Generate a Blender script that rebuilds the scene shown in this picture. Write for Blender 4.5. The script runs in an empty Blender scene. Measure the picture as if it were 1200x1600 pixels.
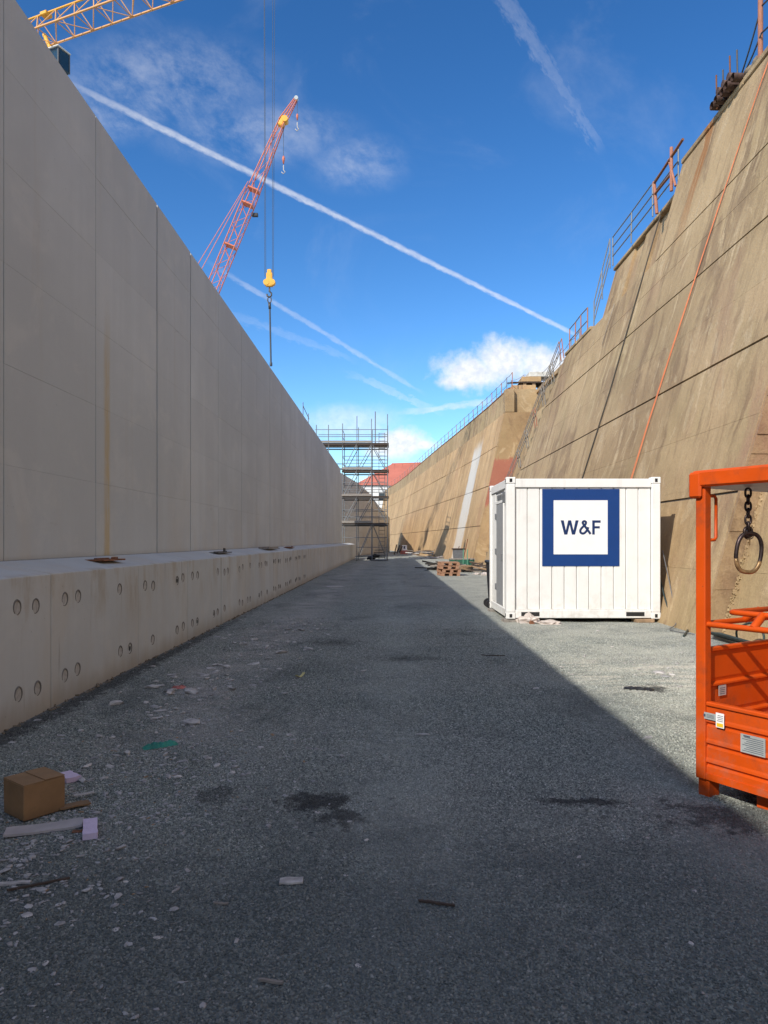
import bpy, bmesh, math, random
from mathutils import Vector, Matrix, noise
R = math.radians
rnd = random.Random(7)
SC = bpy.context.scene
COL = SC.collection

# ------------------------------------------------------------------ camera
F, CX, CY, CH = 1140.0, 610.0, 845.0, 1.48
cam_d = bpy.data.cameras.new('camera')
cam_d.sensor_fit = 'VERTICAL'; cam_d.sensor_height = 36.0
cam_d.lens = F / 1600 * 36.0
cam_d.shift_x = -10 / 1600; cam_d.shift_y = 45 / 1600
cam_d.clip_start = 0.05; cam_d.clip_end = 3000
cam = bpy.data.objects.new('camera', cam_d); COL.objects.link(cam)
cam.location = (0, 0, CH); cam.rotation_euler = (R(90), 0, 0)
SC.camera = cam

# ------------------------------------------------------------------ sun, exposure
TO_SUN = Vector((-0.87, -1.10, 1.05)).normalized()
ELEV = math.asin(TO_SUN.z)
sd = bpy.data.lights.new('sun', 'SUN'); sd.energy = 3.4; sd.angle = R(0.53); sd.color = (1.0, 0.93, 0.82)
sun = bpy.data.objects.new('sun', sd); COL.objects.link(sun)
sun.rotation_euler = TO_SUN.to_track_quat('Z', 'Y').to_euler()
SC.view_settings.view_transform = 'Standard'; SC.view_settings.look = 'None'
SC.view_settings.exposure = 0.5; SC.view_settings.gamma = 1.0
SC.view_settings.use_curve_mapping = False

# ------------------------------------------------------------------ node helper
class NT:
    def __init__(s, tree): s.t = tree
    def n(s, typ, **kw):
        nd = s.t.nodes.new(typ)
        for k, v in kw.items(): setattr(nd, k, v)
        return nd
    def put(s, sock, v):
        if isinstance(v, bpy.types.NodeSocket): s.t.links.new(v, sock)
        elif v is not None:
            if sock.type == 'RGBA' and len(v) == 3: v = (*v, 1)
            sock.default_value = v
    def m(s, op, a, b=None, c=None, clamp=False):
        nd = s.n('ShaderNodeMath', operation=op, use_clamp=clamp)
        for i, v in enumerate((a, b, c)):
            if v is not None: s.put(nd.inputs[i], v)
        return nd.outputs[0]
    def ss(s, x, lo, hi, a=0.0, b=1.0):
        nd = s.n('ShaderNodeMapRange', interpolation_type='SMOOTHSTEP')
        for i, v in enumerate((x, lo, hi, a, b)): s.put(nd.inputs[i], v)
        return nd.outputs[0]
    def lin(s, x, lo, hi, a=0.0, b=1.0):
        nd = s.n('ShaderNodeMapRange', interpolation_type='LINEAR')
        for i, v in enumerate((x, lo, hi, a, b)): s.put(nd.inputs[i], v)
        return nd.outputs[0]
    def mix(s, f, a, b, blend='MIX'):
        nd = s.n('ShaderNodeMix', data_type='RGBA', blend_type=blend)
        s.put(nd.inputs[0], f); s.put(nd.inputs[6], a); s.put(nd.inputs[7], b)
        return nd.outputs[2]
    def xyz(s, x, y, z):
        nd = s.n('ShaderNodeCombineXYZ')
        for i, v in enumerate((x, y, z)): s.put(nd.inputs[i], v)
        return nd.outputs[0]
    def sep(s, v):
        nd = s.n('ShaderNodeSeparateXYZ'); s.put(nd.inputs[0], v); return nd.outputs
    def noise(s, vec, scale, detail=4, rough=0.55, dist=0.0, color=False):
        nd = s.n('ShaderNodeTexNoise'); s.put(nd.inputs['Vector'], vec)
        nd.inputs['Scale'].default_value = scale; nd.inputs['Detail'].default_value = detail
        nd.inputs['Roughness'].default_value = rough; nd.inputs['Distortion'].default_value = dist
        return nd.outputs['Color' if color else 'Fac']
    def vor(s, vec, scale, feature='F1', out='Distance', rand=1.0):
        nd = s.n('ShaderNodeTexVoronoi', feature=feature); s.put(nd.inputs['Vector'], vec)
        nd.inputs['Scale'].default_value = scale; nd.inputs['Randomness'].default_value = rand
        return nd.outputs[out]
    def scale(s, vec, sx, sy, sz):
        nd = s.n('ShaderNodeVectorMath', operation='MULTIPLY'); s.put(nd.inputs[0], vec)
        nd.inputs[1].default_value = (sx, sy, sz); return nd.outputs[0]
    def pos(s): return s.n('ShaderNodeNewGeometry').outputs['Position']
    def obj(s): return s.n('ShaderNodeTexCoord').outputs['Object']
    def rand(s): return s.n('ShaderNodeObjectInfo').outputs['Random']
    def bump(s, h, strength=0.3, dist=0.01, normal=None):
        nd = s.n('ShaderNodeBump'); s.put(nd.inputs['Height'], h)
        nd.inputs['Strength'].default_value = strength; nd.inputs['Distance'].default_value = dist
        if normal is not None: s.put(nd.inputs['Normal'], normal)
        return nd.outputs[0]

def new_mat(name):
    m = bpy.data.materials.new(name); m.use_nodes = True
    t = m.node_tree; t.nodes.clear()
    nt = NT(t)
    out = nt.n('ShaderNodeOutputMaterial'); b = nt.n('ShaderNodeBsdfPrincipled')
    t.links.new(b.outputs[0], out.inputs['Surface'])
    return m, nt, b

# ------------------------------------------------------------------ world: daylight sky with clouds and contrails
W = bpy.data.worlds.new('World'); SC.world = W; W.use_nodes = True
wt = W.node_tree; wt.nodes.clear(); w = NT(wt)
sky = w.n('ShaderNodeTexSky', sky_type='NISHITA'); sky.sun_disc = False
sky.sun_elevation = ELEV; sky.sun_rotation = math.atan2(TO_SUN.x, TO_SUN.y)
sky.altitude = 0; sky.air_density = 1.0; sky.dust_density = 0.25; sky.ozone_density = 3.2
hs = w.n('ShaderNodeHueSaturation'); hs.inputs['Saturation'].default_value = 1.15
gm = w.n('ShaderNodeGamma'); gm.inputs['Gamma'].default_value = 1.3
wt.links.new(sky.outputs[0], gm.inputs['Color']); wt.links.new(gm.outputs[0], hs.inputs['Color'])
d = w.n('ShaderNodeTexCoord').outputs['Generated']
dx, dy, dz = w.sep(d)
dys = w.m('MAXIMUM', dy, 0.02)
# gnomonic sky coordinates (direction / its northward component), in units of about five degrees
U = w.m('MULTIPLY', w.m('DIVIDE', dx, dys), 11.4); V = w.m('MULTIPLY', w.m('DIVIDE', dz, dys), 11.4)
UV = w.xyz(U, V, 0.0)
front = w.ss(dy, 0.05, 0.3)
def su(px): return (px - CX) / 100
def sv(py): return (CY - py) / 100
def ell(px, py, rx, ry):
    a = w.m('DIVIDE', w.m('SUBTRACT', U, su(px)), rx / 100); b = w.m('DIVIDE', w.m('SUBTRACT', V, sv(py)), ry / 100)
    return w.m('SQRT', w.m('ADD', w.m('MULTIPLY', a, a), w.m('MULTIPLY', b, b)))
def vmax(lst):
    r = lst[0]
    for x in lst[1:]: r = w.m('MAXIMUM', r, x)
    return r
def vmin(lst):
    r = lst[0]
    for x in lst[1:]: r = w.m('MINIMUM', r, x)
    return r
nz = w.noise(UV, 2.6, 8, 0.62)
nz2 = w.noise(UV, 7.0, 6, 0.6)
# cumulus puffs low over the far end of the basin
cum = vmin([ell(735, 580, 56, 34), ell(785, 562, 58, 36), ell(845, 572, 62, 36), ell(715, 596, 34, 16), ell(905, 590, 70, 30),
            ell(632, 690, 42, 24), ell(610, 700, 48, 20), ell(662, 695, 24, 10)])
cum = w.m('ADD', cum, w.m('MULTIPLY', w.m('SUBTRACT', nz, 0.5), 1.5))
cum = w.m('ADD', cum, w.m('MULTIPLY', w.m('SUBTRACT', nz2, 0.5), 0.5))
cum = w.m('MULTIPLY', w.ss(cum, 1.2, 0.35), 0.93)
def contrail(p, q, w0, w1, wob, op, fade=0.6):
    x1, y1, x2, y2 = su(p[0]), sv(p[1]), su(q[0]), sv(q[1])
    L = math.hypot(x2 - x1, y2 - y1); ex, ey = (x2 - x1) / L, (y2 - y1) / L
    ax = w.m('SUBTRACT', U, x1); ay = w.m('SUBTRACT', V, y1)
    t = w.m('ADD', w.m('MULTIPLY', ax, ex), w.m('MULTIPLY', ay, ey))
    s_ = w.m('ADD', w.m('MULTIPLY', ax, -ey), w.m('MULTIPLY', ay, ex))
    nn = w.noise(w.xyz(w.m('ADD', t, x1 * 3.1), w.m('MULTIPLY', s_, 2.5), 3.0), 5.0, 5, 0.65)
    s_ = w.m('ADD', s_, w.m('MULTIPLY', w.m('SUBTRACT', nn, 0.5), wob))
    wid = w.lin(t, 0, L, w0, w1)
    k = w.ss(w.m('DIVIDE', w.m('ABSOLUTE', s_), wid), 1.25, 0.25)
    k = w.m('MULTIPLY', k, w.ss(t, -fade, fade)); k = w.m('MULTIPLY', k, w.ss(t, L + 0.25, L - 0.25))
    br = w.ss(nn, 0.2, 0.7, 0.65, 1.0)
    return w.m('MULTIPLY', w.m('MULTIPLY', k, br), op)
trails = vmax([contrail((130, 140), (893, 520), 0.07, 0.035, 0.07, 0.52, 1.8),
               contrail((350, 425), (650, 608), 0.045, 0.035, 0.10, 0.24, 0.5),
               contrail((360, 490), (545, 560), 0.08, 0.05, 0.25, 0.10, 0.5),
               contrail((770, -30), (935, 226), 0.17, 0.10, 0.4, 0.12, 0.6),
               contrail((630, 645), (770, 627), 0.05, 0.06, 0.15, 0.42, 0.5),
               contrail((560, 590), (680, 640), 0.06, 0.05, 0.3, 0.22, 0.4),
               contrail((655, 680), (690, 700), 0.07, 0.05, 0.2, 0.5, 0.2)])
# thin cirrus veil
cir = vmin([ell(250, 130, 210, 95), ell(400, 210, 180, 60), ell(560, 255, 90, 52), ell(180, 175, 120, 55)])
cn = w.noise(w.xyz(w.m('ADD', U, w.m('MULTIPLY', V, 0.5)), w.m('MULTIPLY', V, 1.0), 1.7), 1.5, 8, 0.68, 0.15)
cir = w.m('MULTIPLY', w.ss(cir, 1.15, 0.25), w.ss(cn, 0.30, 0.72))
cir = w.m('MULTIPLY', cir, 0.23)
low = w.m('MULTIPLY', w.ss(w.m('ADD', ell(545, 660, 100, 34), w.m('MULTIPLY', w.m('SUBTRACT', nz, 0.5), 0.8)), 1.1, 0.2), 0.42)
faint = w.m('MULTIPLY', w.ss(w.noise(UV, 0.45, 6, 0.6, 0.8), 0.5, 0.85), 0.10)
white = vmax([cum, trails, cir, low, faint])
white = w.m('MULTIPLY', white, front)
# broken cloud over the rest of the dome, added out of view to whiten the fill light
n3 = w.noise(d, 3.2, 8, 0.6, 0.3); n4 = w.noise(d, 1.6, 5, 0.6)
rest = w.m('MULTIPLY', w.ss(n3, 0.46, 0.60), 0.85)
rest = w.m('MAXIMUM', rest, w.m('MULTIPLY', w.ss(n4, 0.35, 0.7), 0.3))
away = w.m('SUBTRACT', 1.0, w.m('MULTIPLY', w.ss(dy, 0.25, 0.6), w.ss(dz, 0.78, 0.62)))
rest = w.m('MULTIPLY', w.m('MULTIPLY', rest, away), w.ss(dz, -0.02, 0.06))
white = w.m('MAXIMUM', white, rest)
cshade = w.mix(w.ss(nz2, 0.3, 0.65), (7.0, 7.4, 8.2), (9.2, 9.2, 9.2))
skycol = w.mix(white, hs.outputs[0], cshade)
bg = w.n('ShaderNodeBackground'); bg.inputs['Strength'].default_value = 0.084
wt.links.new(skycol, bg.inputs['Color'])
wo = w.n('ShaderNodeOutputWorld'); wt.links.new(bg.outputs[0], wo.inputs['Surface'])

# ------------------------------------------------------------------ build helpers
WL = {}          # world location of unrotated parents
def set_tags(o, label=None, cat=None, group=None, kind=None):
    if label: o['label'] = label
    if cat: o['category'] = cat
    if group: o['group'] = group
    if kind: o['kind'] = kind
    return o
def thing(name, label, cat, loc=(0, 0, 0), rz=0.0, group=None):
    o = bpy.data.objects.new(name, None); COL.objects.link(o)
    o.empty_display_size = 0.2
    o.location = loc; o.rotation_euler = (0, 0, rz); WL[o.name] = Vector(loc)
    return set_tags(o, label, cat, group)
def wl(o): return WL.get(o.name, Vector((0, 0, 0))) if o else Vector((0, 0, 0))
def link(o, parent=None):
    COL.objects.link(o)
    if parent is not None:
        o.parent = parent; WL[o.name] = wl(parent)
    return o
class MB:
    def __init__(s): s.b = bmesh.new()
    def box(s, c, size, rot=None, bev=0.0, seg=1):
        M = Matrix.Translation(Vector(c))
        if rot is not None: M = M @ (rot.to_4x4() if hasattr(rot, 'to_4x4') else rot)
        M = M @ Matrix.Diagonal((*size, 1))
        r = bmesh.ops.create_cube(s.b, size=1, matrix=M)
        if bev > 0:
            es = list({e for v in r['verts'] for e in v.link_edges})
            bmesh.ops.bevel(s.b, geom=es, offset=bev, segments=seg, affect='EDGES', profile=0.5)
        return s
    def mm(s, lo, hi, bev=0.0):
        return s.box([(a + b) / 2 for a, b in zip(lo, hi)], [abs(b - a) for a, b in zip(lo, hi)], bev=bev)
    def tube(s, pts, r, n=8, cap=True, closed=False, radii=None):
        pts = [Vector(p) for p in pts]; N = len(pts); rings = []
        up = None
        for i, p in enumerate(pts):
            a = pts[(i - 1) % N] if (closed or i > 0) else p
            c = pts[(i + 1) % N] if (closed or i < N - 1) else p
            t = (c - a)
            if t.length < 1e-9: t = Vector((0, 0, 1))
            t.normalize()
            if up is None:
                up = Vector((0, 0, 1)) if abs(t.z) < 0.9 else Vector((1, 0, 0))
            x = up - t * up.dot(t)
            if x.length < 1e-5: x = t.orthogonal()
            x.normalize(); y = t.cross(x); up = x
            rr = radii[i] if radii else r
            rings.append([s.b.verts.new(p + (x * math.cos(k * 2 * math.pi / n) + y * math.sin(k * 2 * math.pi / n)) * rr) for k in range(n)])
        for i in range(N if closed else N - 1):
            A, B = rings[i], rings[(i + 1) % N]
            for k in range(n):
                f = s.b.faces.new((A[k], A[(k + 1) % n], B[(k + 1) % n], B[k])); f.smooth = True
        if cap and not closed:
            s.b.faces.new(list(reversed(rings[0]))); s.b.faces.new(rings[-1])
        return s
    def hexa(s, v8):
        """eight corners: bottom ring 0-3, top ring 4-7"""
        vs = [s.b.verts.new(Vector(v)) for v in v8]
        for q in ((3, 2, 1, 0), (4, 5, 6, 7), (0, 1, 5, 4), (1, 2, 6, 5), (2, 3, 7, 6), (3, 0, 4, 7)):
            s.b.faces.new([vs[i] for i in q])
        return vs
    def poly(s, pts):
        return s.b.faces.new([s.b.verts.new(Vector(p)) for p in pts])
    def prism(s, pts, ext):
        ext = Vector(ext)
        a = [s.b.verts.new(Vector(p)) for p in pts]; b_ = [s.b.verts.new(Vector(p) + ext) for p in pts]
        n = len(pts)
        s.b.faces.new(list(reversed(a))); s.b.faces.new(b_)
        for i in range(n): s.b.faces.new((a[i], a[(i + 1) % n], b_[(i + 1) % n], b_[i]))
        return s
    def mesh(s, name, mat):
        bmesh.ops.recalc_face_normals(s.b, faces=s.b.faces[:])
        me = bpy.data.meshes.new(name); s.b.to_mesh(me); s.b.free()
        if mat: me.materials.append(mat)
        return me
    def build(s, name, mat, parent=None, local=False, **tags):
        if not local:
            o_ = wl(parent)
            if o_.length > 0: bmesh.ops.translate(s.b, verts=s.b.verts[:], vec=-o_)
        o = bpy.data.objects.new(name, s.mesh(name, mat))
        link(o, parent); return set_tags(o, **tags)
    def single(s, name, mat, base, label, cat, group=None, rz=0.0, local=False):
        """a thing that is one mesh, origin at base"""
        if not local: bmesh.ops.translate(s.b, verts=s.b.verts[:], vec=-Vector(base))
        o = bpy.data.objects.new(name, s.mesh(name, mat)); COL.objects.link(o)
        o.location = base; o.rotation_euler = (0, 0, rz); WL[o.name] = Vector(base)
        return set_tags(o, label, cat, group)
_unit = {}
def unit_bar(mat, n=8):
    k = (mat.name, n)
    if k not in _unit:
        b = MB(); b.tube([(0, 0, 0), (0, 0, 1)], 1.0, n); _unit[k] = b.mesh('bar', mat)
    return _unit[k]
def bar(name, p, q, r, mat, parent, local=False, n=8, r2=None):
    p, q = Vector(p), Vector(q); dv = q - p
    o = bpy.data.objects.new(name, unit_bar(mat, n)); COL.objects.link(o)
    o.parent = parent; WL[o.name] = wl(parent)
    off = Vector((0, 0, 0)) if local else wl(parent)
    M = Matrix.Translation(p - off) @ dv.to_track_quat('Z', 'Y').to_matrix().to_4x4() @ Matrix.Diagonal((r, r2 or r, dv.length, 1))
    o.matrix_local = M
    return o
_ub = {}
def unit_box(mat, bev=0.0):
    k = mat.name
    if k not in _ub:
        b = MB(); b.box((0, 0, 0), (1, 1, 1)); _ub[k] = b.mesh('plank', mat)
    return _ub[k]
def plank(name, c, size, mat, parent, rot=None, local=False):
    o = bpy.data.objects.new(name, unit_box(mat)); COL.objects.link(o)
    o.parent = parent; WL[o.name] = wl(parent)
    off = Vector((0, 0, 0)) if local else wl(parent)
    M = Matrix.Translation(Vector(c) - off)
    if rot is not None: M = M @ rot.to_4x4()
    o.matrix_local = M @ Matrix.Diagonal((*size, 1))
    return o
def copy_tree(o, loc=None, rz=None, parent=None, label=None):
    c = o.copy(); COL.objects.link(c)
    if parent is not None: c.parent = parent
    if loc is not None: c.location = loc
    if rz is not None: c.rotation_euler = (0, 0, rz)
    if label: c['label'] = label
    for ch in list(o.children): copy_tree(ch, parent=c)
    return c
def rotz(a): return Matrix.Rotation(a, 3, 'Z')
def P(px, py, Y): return Vector(((px - CX) / F * Y, Y, CH + (CY - py) / F * Y))
def G(px, py, z=0.0):
    Y = (CH - z) * F / (py - CY); return Vector(((px - CX) / F * Y, Y, z))

# ------------------------------------------------------------------ materials
def simple(name, col, rough=0.6, metal=0.0, var=0.12, scale=6.0, bump=0.0, bscale=60.0, spec=None, dirt=None, dscale=3.0, damt=0.4):
    m, nt, b = new_mat(name)
    o = nt.obj()
    n = nt.noise(o, scale, 6, 0.6)
    c = nt.mix(nt.ss(n, 0.3, 0.7), [x * (1 - var) for x in col], [min(1, x * (1 + var)) for x in col])
    if dirt:
        dn = nt.noise(nt.pos(), dscale, 8, 0.65)
        c = nt.mix(nt.m('MULTIPLY', nt.ss(dn, 0.5, 0.72), damt), c, dirt)
    if name == 'orange_paint':
        ch = nt.ss(nt.noise(nt.pos(), 22, 9, .75), .655, .69)
        c = nt.mix(nt.m('MULTIPLY', ch, .8), c, (.09, .045, .03))
        px_, py_, pz_ = nt.sep(nt.pos())
        mu = nt.m('MULTIPLY', nt.ss(pz_, .75, .08), nt.ss(nt.noise(nt.pos(), 6, 8, .7), .45, .7))
        c = nt.mix(nt.m('MULTIPLY', mu, .45), c, (.22, .17, .13))
    if name == 'white_paint':
        px_, py_, pz_ = nt.sep(nt.pos())
        sr = nt.noise(nt.xyz(nt.m('MULTIPLY', px_, 7.0), nt.m('MULTIPLY', py_, 7.0), nt.m('MULTIPLY', pz_, .5)), 1.0, 6, .65)
        c = nt.mix(nt.ss(sr, .54, .72, 0, .28), c, (.50, .47, .42))
        mu = nt.m('MULTIPLY', nt.ss(pz_, .75, .05), nt.ss(nt.noise(nt.pos(), 5, 8, .7), .42, .68))
        c = nt.mix(nt.m('MULTIPLY', mu, .4), c, (.45, .41, .35))
        nt.put(b.inputs['Normal'], nt.bump(nt.noise(nt.pos(), 1.7, 3, .5), .25, .03))
    if name == 'cardboard':
        px_, py_, pz_ = nt.sep(nt.pos())
        c = nt.mix(nt.m('MULTIPLY', nt.ss(nt.m('ADD', pz_, nt.m('MULTIPLY', nt.noise(nt.pos(), 14, 6, .7), .09)), .12, .045), .5), c, (.12, .075, .04))
        c = nt.mix(nt.ss(nt.noise(nt.pos(), 9, 8, .72), .52, .7, 0, .4), c, (.18, .11, .06))
    nt.put(b.inputs['Base Color'], c)
    nt.put(b.inputs['Roughness'], nt.lin(nt.noise(o, scale * 3, 4), 0.3, 0.7, max(0.05, rough - 0.08), min(1, rough + 0.1)))
    b.inputs['Metallic'].default_value = metal
    if spec is not None: b.inputs['Specular IOR Level'].default_value = spec
    if bump > 0: nt.put(b.inputs['Normal'], nt.bump(nt.noise(o, bscale, 5, 0.6), bump, 0.01))
    return m

def mat_new_concrete():
    m, nt, b = new_mat('new_concrete')
    p = nt.pos(); x, y, z = nt.sep(p)
    big = nt.noise(nt.scale(p, 1, .35, .5), .55, 6, .6, .4)
    c = nt.mix(nt.ss(big, .36, .64), (.475, .498, .505), (.60, .625, .635))
    fine = nt.noise(p, 9, 6, .7)
    c = nt.mix(nt.ss(fine, .3, .7, .0, .35), c, (.53, .55, .55))
    # formwork film print, panel by panel
    rn = nt.rand()
    c = nt.mix(nt.lin(rn, 0, 1, .0, .42), c, (.455, .472, .48))
    vb = nt.noise(nt.xyz(0.0, nt.m('MULTIPLY', y, 1.1), nt.m('MULTIPLY', z, .05)), 1.0, 6, .65)
    c = nt.mix(nt.ss(vb, .4, .62, 0, .4), c, (.455, .472, .48))
    cl = nt.noise(nt.scale(p, 1, .7, .9), 1.5, 8, .7, .5)
    c = nt.mix(nt.ss(cl, .5, .68, 0, .4), c, (.60, .60, .58))
    # damp yellowish runs down the face
    st = nt.noise(nt.xyz(0.0, nt.m('MULTIPLY', y, 3.2), nt.m('MULTIPLY', z, .18)), 1.0, 5, .6)
    c = nt.mix(nt.ss(st, .56, .74, 0, .28), c, (.45, .41, .35))
    low = nt.m('MULTIPLY', nt.ss(z, 3.2, 1.0), nt.ss(nt.noise(nt.scale(p, 1, 1, .3), 1.3, 6, .65), .42, .68))
    c = nt.mix(nt.m('MULTIPLY', low, .4), c, (.52, .46, .38))
    # rusty run below the tie hole
    off = nt.m('ABSOLUTE', nt.m('SUBTRACT', y, nt.m('ADD', 9.14, nt.m('MULTIPLY', nt.m('SUBTRACT', nt.noise(nt.xyz(0.0, 0.0, z), 2.0, 3), .5), .05))))
    run = nt.m('MULTIPLY', nt.ss(off, .13, .04), nt.ss(z, 4.6, 3.3, .0, 1.0))
    run = nt.m('MULTIPLY', run, nt.ss(nt.noise(nt.scale(p, 1, 6, 1.2), 2.4, 5, .6), .25, .6, .35, 1))
    run = nt.m('MULTIPLY', run, nt.ss(x, -3.3, -3.5))
    c = nt.mix(nt.m('MULTIPLY', run, .75), c, (.50, .37, .17))
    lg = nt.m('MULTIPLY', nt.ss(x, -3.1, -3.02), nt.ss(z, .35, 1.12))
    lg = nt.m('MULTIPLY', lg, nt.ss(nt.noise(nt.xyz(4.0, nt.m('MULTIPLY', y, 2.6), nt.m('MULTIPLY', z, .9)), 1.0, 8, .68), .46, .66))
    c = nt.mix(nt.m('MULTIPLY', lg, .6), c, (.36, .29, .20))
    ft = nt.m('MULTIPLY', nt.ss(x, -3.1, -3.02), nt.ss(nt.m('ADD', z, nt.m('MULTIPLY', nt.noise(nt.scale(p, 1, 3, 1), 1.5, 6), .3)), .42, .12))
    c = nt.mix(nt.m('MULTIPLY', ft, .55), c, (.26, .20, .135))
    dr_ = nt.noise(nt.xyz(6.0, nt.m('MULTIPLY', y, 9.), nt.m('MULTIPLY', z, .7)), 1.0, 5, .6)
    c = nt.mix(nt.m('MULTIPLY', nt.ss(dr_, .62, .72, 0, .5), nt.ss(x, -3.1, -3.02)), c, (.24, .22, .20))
    # pores and scuffs
    por = nt.ss(nt.vor(p, 7.0), .05, .02)
    c = nt.mix(nt.m('MULTIPLY', por, .5), c, (.16, .15, .14))
    dk = nt.ss(nt.noise(nt.scale(p, 1, .8, 3), .9, 8, .7, 1.0), .66, .74)
    c = nt.mix(nt.m('MULTIPLY', dk, .3), c, (.30, .29, .28))
    nt.put(b.inputs['Base Color'], c); b.inputs['Roughness'].default_value = .8
    h = nt.m('ADD', nt.m('MULTIPLY', big, .5), nt.m('MULTIPLY', nt.noise(p, 40, 5, .6), .25))
    h = nt.m('SUBTRACT', h, nt.m('MULTIPLY', por, .4))
    nt.put(b.inputs['Normal'], nt.bump(h, .35, .012))
    return m

def mat_old_concrete(name='old_concrete', green=0.25, dark=1.0, tone=(1, 1, 1), red=False, lime=False):
    m, nt, b = new_mat(name)
    p = nt.pos(); x, y, z = nt.sep(p)
    ob = p
    T = lambda c: [a * t for a, t in zip(c, tone)]
    big = nt.noise(nt.scale(p, .4, .5, .35), .6, 7, .62, .5)
    c = nt.mix(nt.ss(big, .38, .62), T((.30, .225, .145)), T((.43, .335, .225)))
    rn = nt.rand()
    c = nt.mix(nt.lin(rn, 0, 1, 0, .3), c, T((.36, .305, .205)))
    # greenish algae patches
    ga = nt.noise(nt.scale(p, .4, .35, .3), .8, 6, .65, .7)
    c = nt.mix(nt.ss(ga, .46, .72, 0, green * 2), c, T((.30, .265, .155)))
    # long runs down the batter
    yy = nt.m('ADD', y, nt.m('MULTIPLY', nt.m('SUBTRACT', nt.noise(p, .7, 5, .6), .5), .9))
    mk = nt.noise(nt.scale(p, .5, .30, .42), 1.0, 5, .6)
    mk2 = nt.noise(nt.scale(p, .5, .45, .6), 1.0, 5, .6, .4)
    s1 = nt.noise(nt.xyz(3.0, nt.m('MULTIPLY', yy, 1.5), nt.m('MULTIPLY', z, .16)), 1.0, 8, .66)
    c = nt.mix(nt.m('MULTIPLY', nt.ss(s1, .48, .62, 0, .85 * dark), nt.ss(mk, .38, .6)), c, T((.16, .112, .074)))
    s2 = nt.noise(nt.xyz(9.0, nt.m('MULTIPLY', yy, 3.1), nt.m('MULTIPLY', z, .34)), 1.0, 8, .68)
    c = nt.mix(nt.m('MULTIPLY', nt.ss(s2, .52, .66, 0, .8), nt.ss(mk2, .42, .62)), c, T((.54, .455, .34)))
    s3 = nt.noise(nt.xyz(5.0, nt.m('MULTIPLY', yy, 7.), nt.m('MULTIPLY', z, .8)), 1.0, 7, .68)
    c = nt.mix(nt.m('MULTIPLY', nt.ss(s3, .54, .68, 0, .6), nt.ss(mk2, .58, .40)), c, T((.20, .148, .095)))
    # pinkish and violet tinges of old paint and silt
    tg = nt.noise(nt.scale(p, .5, .6, .35), .7, 7, .65, .6)
    c = nt.mix(nt.ss(tg, .54, .68, 0, .4), c, T((.31, .20, .155)))
    hb = nt.noise(nt.xyz(2.0, nt.m('MULTIPLY', y, .25), nt.m('MULTIPLY', z, 5.5)), 1.0, 6, .65)
    c = nt.mix(nt.m('MULTIPLY', nt.ss(hb, .58, .7, 0, .4), nt.ss(mk, .6, .42)), c, T((.22, .165, .11)))
    # pale abraded patches and dark damp ones
    ab = nt.noise(nt.scale(p, 1, 1.4, .7), 1.1, 9, .72, 1.2)
    c = nt.mix(nt.ss(ab, .56, .63, 0, .55), c, T((.53, .45, .34)))
    dp = nt.noise(nt.scale(p, .6, .9, .4), .75, 8, .68, .9)
    c = nt.mix(nt.ss(dp, .54, .62, 0, .55 * dark), c, T((.19, .135, .095)))
    # old red paint that has worn off
    rp = nt.noise(nt.scale(p, .5, .7, .5), .9, 8, .7, .8)
    rz = nt.m('MULTIPLY', nt.ss(nt.m('ABSOLUTE', nt.m('SUBTRACT', y, 11.2)), 1.2, .3), nt.ss(nt.m('ABSOLUTE', nt.m('SUBTRACT', z, 3.2)), 1.7, .5))
    c = nt.mix(nt.m('MULTIPLY', rz, nt.ss(rp, .45, .62, 0, .45)), c, (.30, .135, .10))
    # rust that runs from the pipes on the coping
    ru = nt.m('MULTIPLY', nt.ss(nt.m('ABSOLUTE', nt.m('SUBTRACT', yy, 18.85)), .40, .10), nt.ss(z, 8.6, 11.2))
    ru = nt.m('MULTIPLY', ru, nt.ss(nt.noise(nt.xyz(1.0, nt.m('MULTIPLY', y, 7.0), nt.m('MULTIPLY', z, .5)), 1.0, 5), .28, .5))
    c = nt.mix(nt.m('MULTIPLY', ru, .95), c, (.30, .12, .03))
    if lime:
        ly = nt.m('ADD', nt.m('ABSOLUTE', nt.m('SUBTRACT', y, 54.9)), nt.m('MULTIPLY', nt.m('SUBTRACT', nt.noise(nt.scale(p, 1, 1, .4), 1.2, 7, .7), .5), 1.3))
        lm = nt.m('MULTIPLY', nt.ss(ly, 1.85, 1.35), nt.ss(nt.m('ADD', z, nt.m('MULTIPLY', nt.noise(p, .9, 5), 1.2)), 9.8, 8.4))
        lm = nt.m('MULTIPLY', lm, nt.ss(nt.noise(nt.scale(p, 1, 1, .35), 1.4, 7, .68), .22, .5, .5, 1.0))
        c = nt.mix(nt.m('MULTIPLY', lm, nt.ss(z, -.5, 4.5, .55, .95)), c, (.62, .61, .57))
    if red:
        rm = nt.m('ADD', nt.ss(nt.m('ABSOLUTE', nt.m('SUBTRACT', z, 5.3)), 2.5, .7), nt.m('MULTIPLY', nt.m('SUBTRACT', nt.noise(nt.scale(p, 1.4, 1, .7), .9, 8, .7), .5), 1.9))
        c = nt.mix(nt.ss(rm, .45, .68, 0, .8), c, (.38, .10, .075))
    # fine grain
    g = nt.noise(p, 26, 6, .7)
    c = nt.mix(nt.ss(g, .35, .7, 0, .35), c, T((.22, .165, .11)))
    nt.put(b.inputs['Base Color'], c); b.inputs['Roughness'].default_value = .88
    hh = nt.m('ADD', nt.m('MULTIPLY', nt.noise(p, 5, 9, .68), 1.0), nt.m('MULTIPLY', s2, .5))
    hh = nt.m('ADD', hh, nt.m('MULTIPLY', nt.noise(p, 30, 5, .65), .35))
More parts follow.
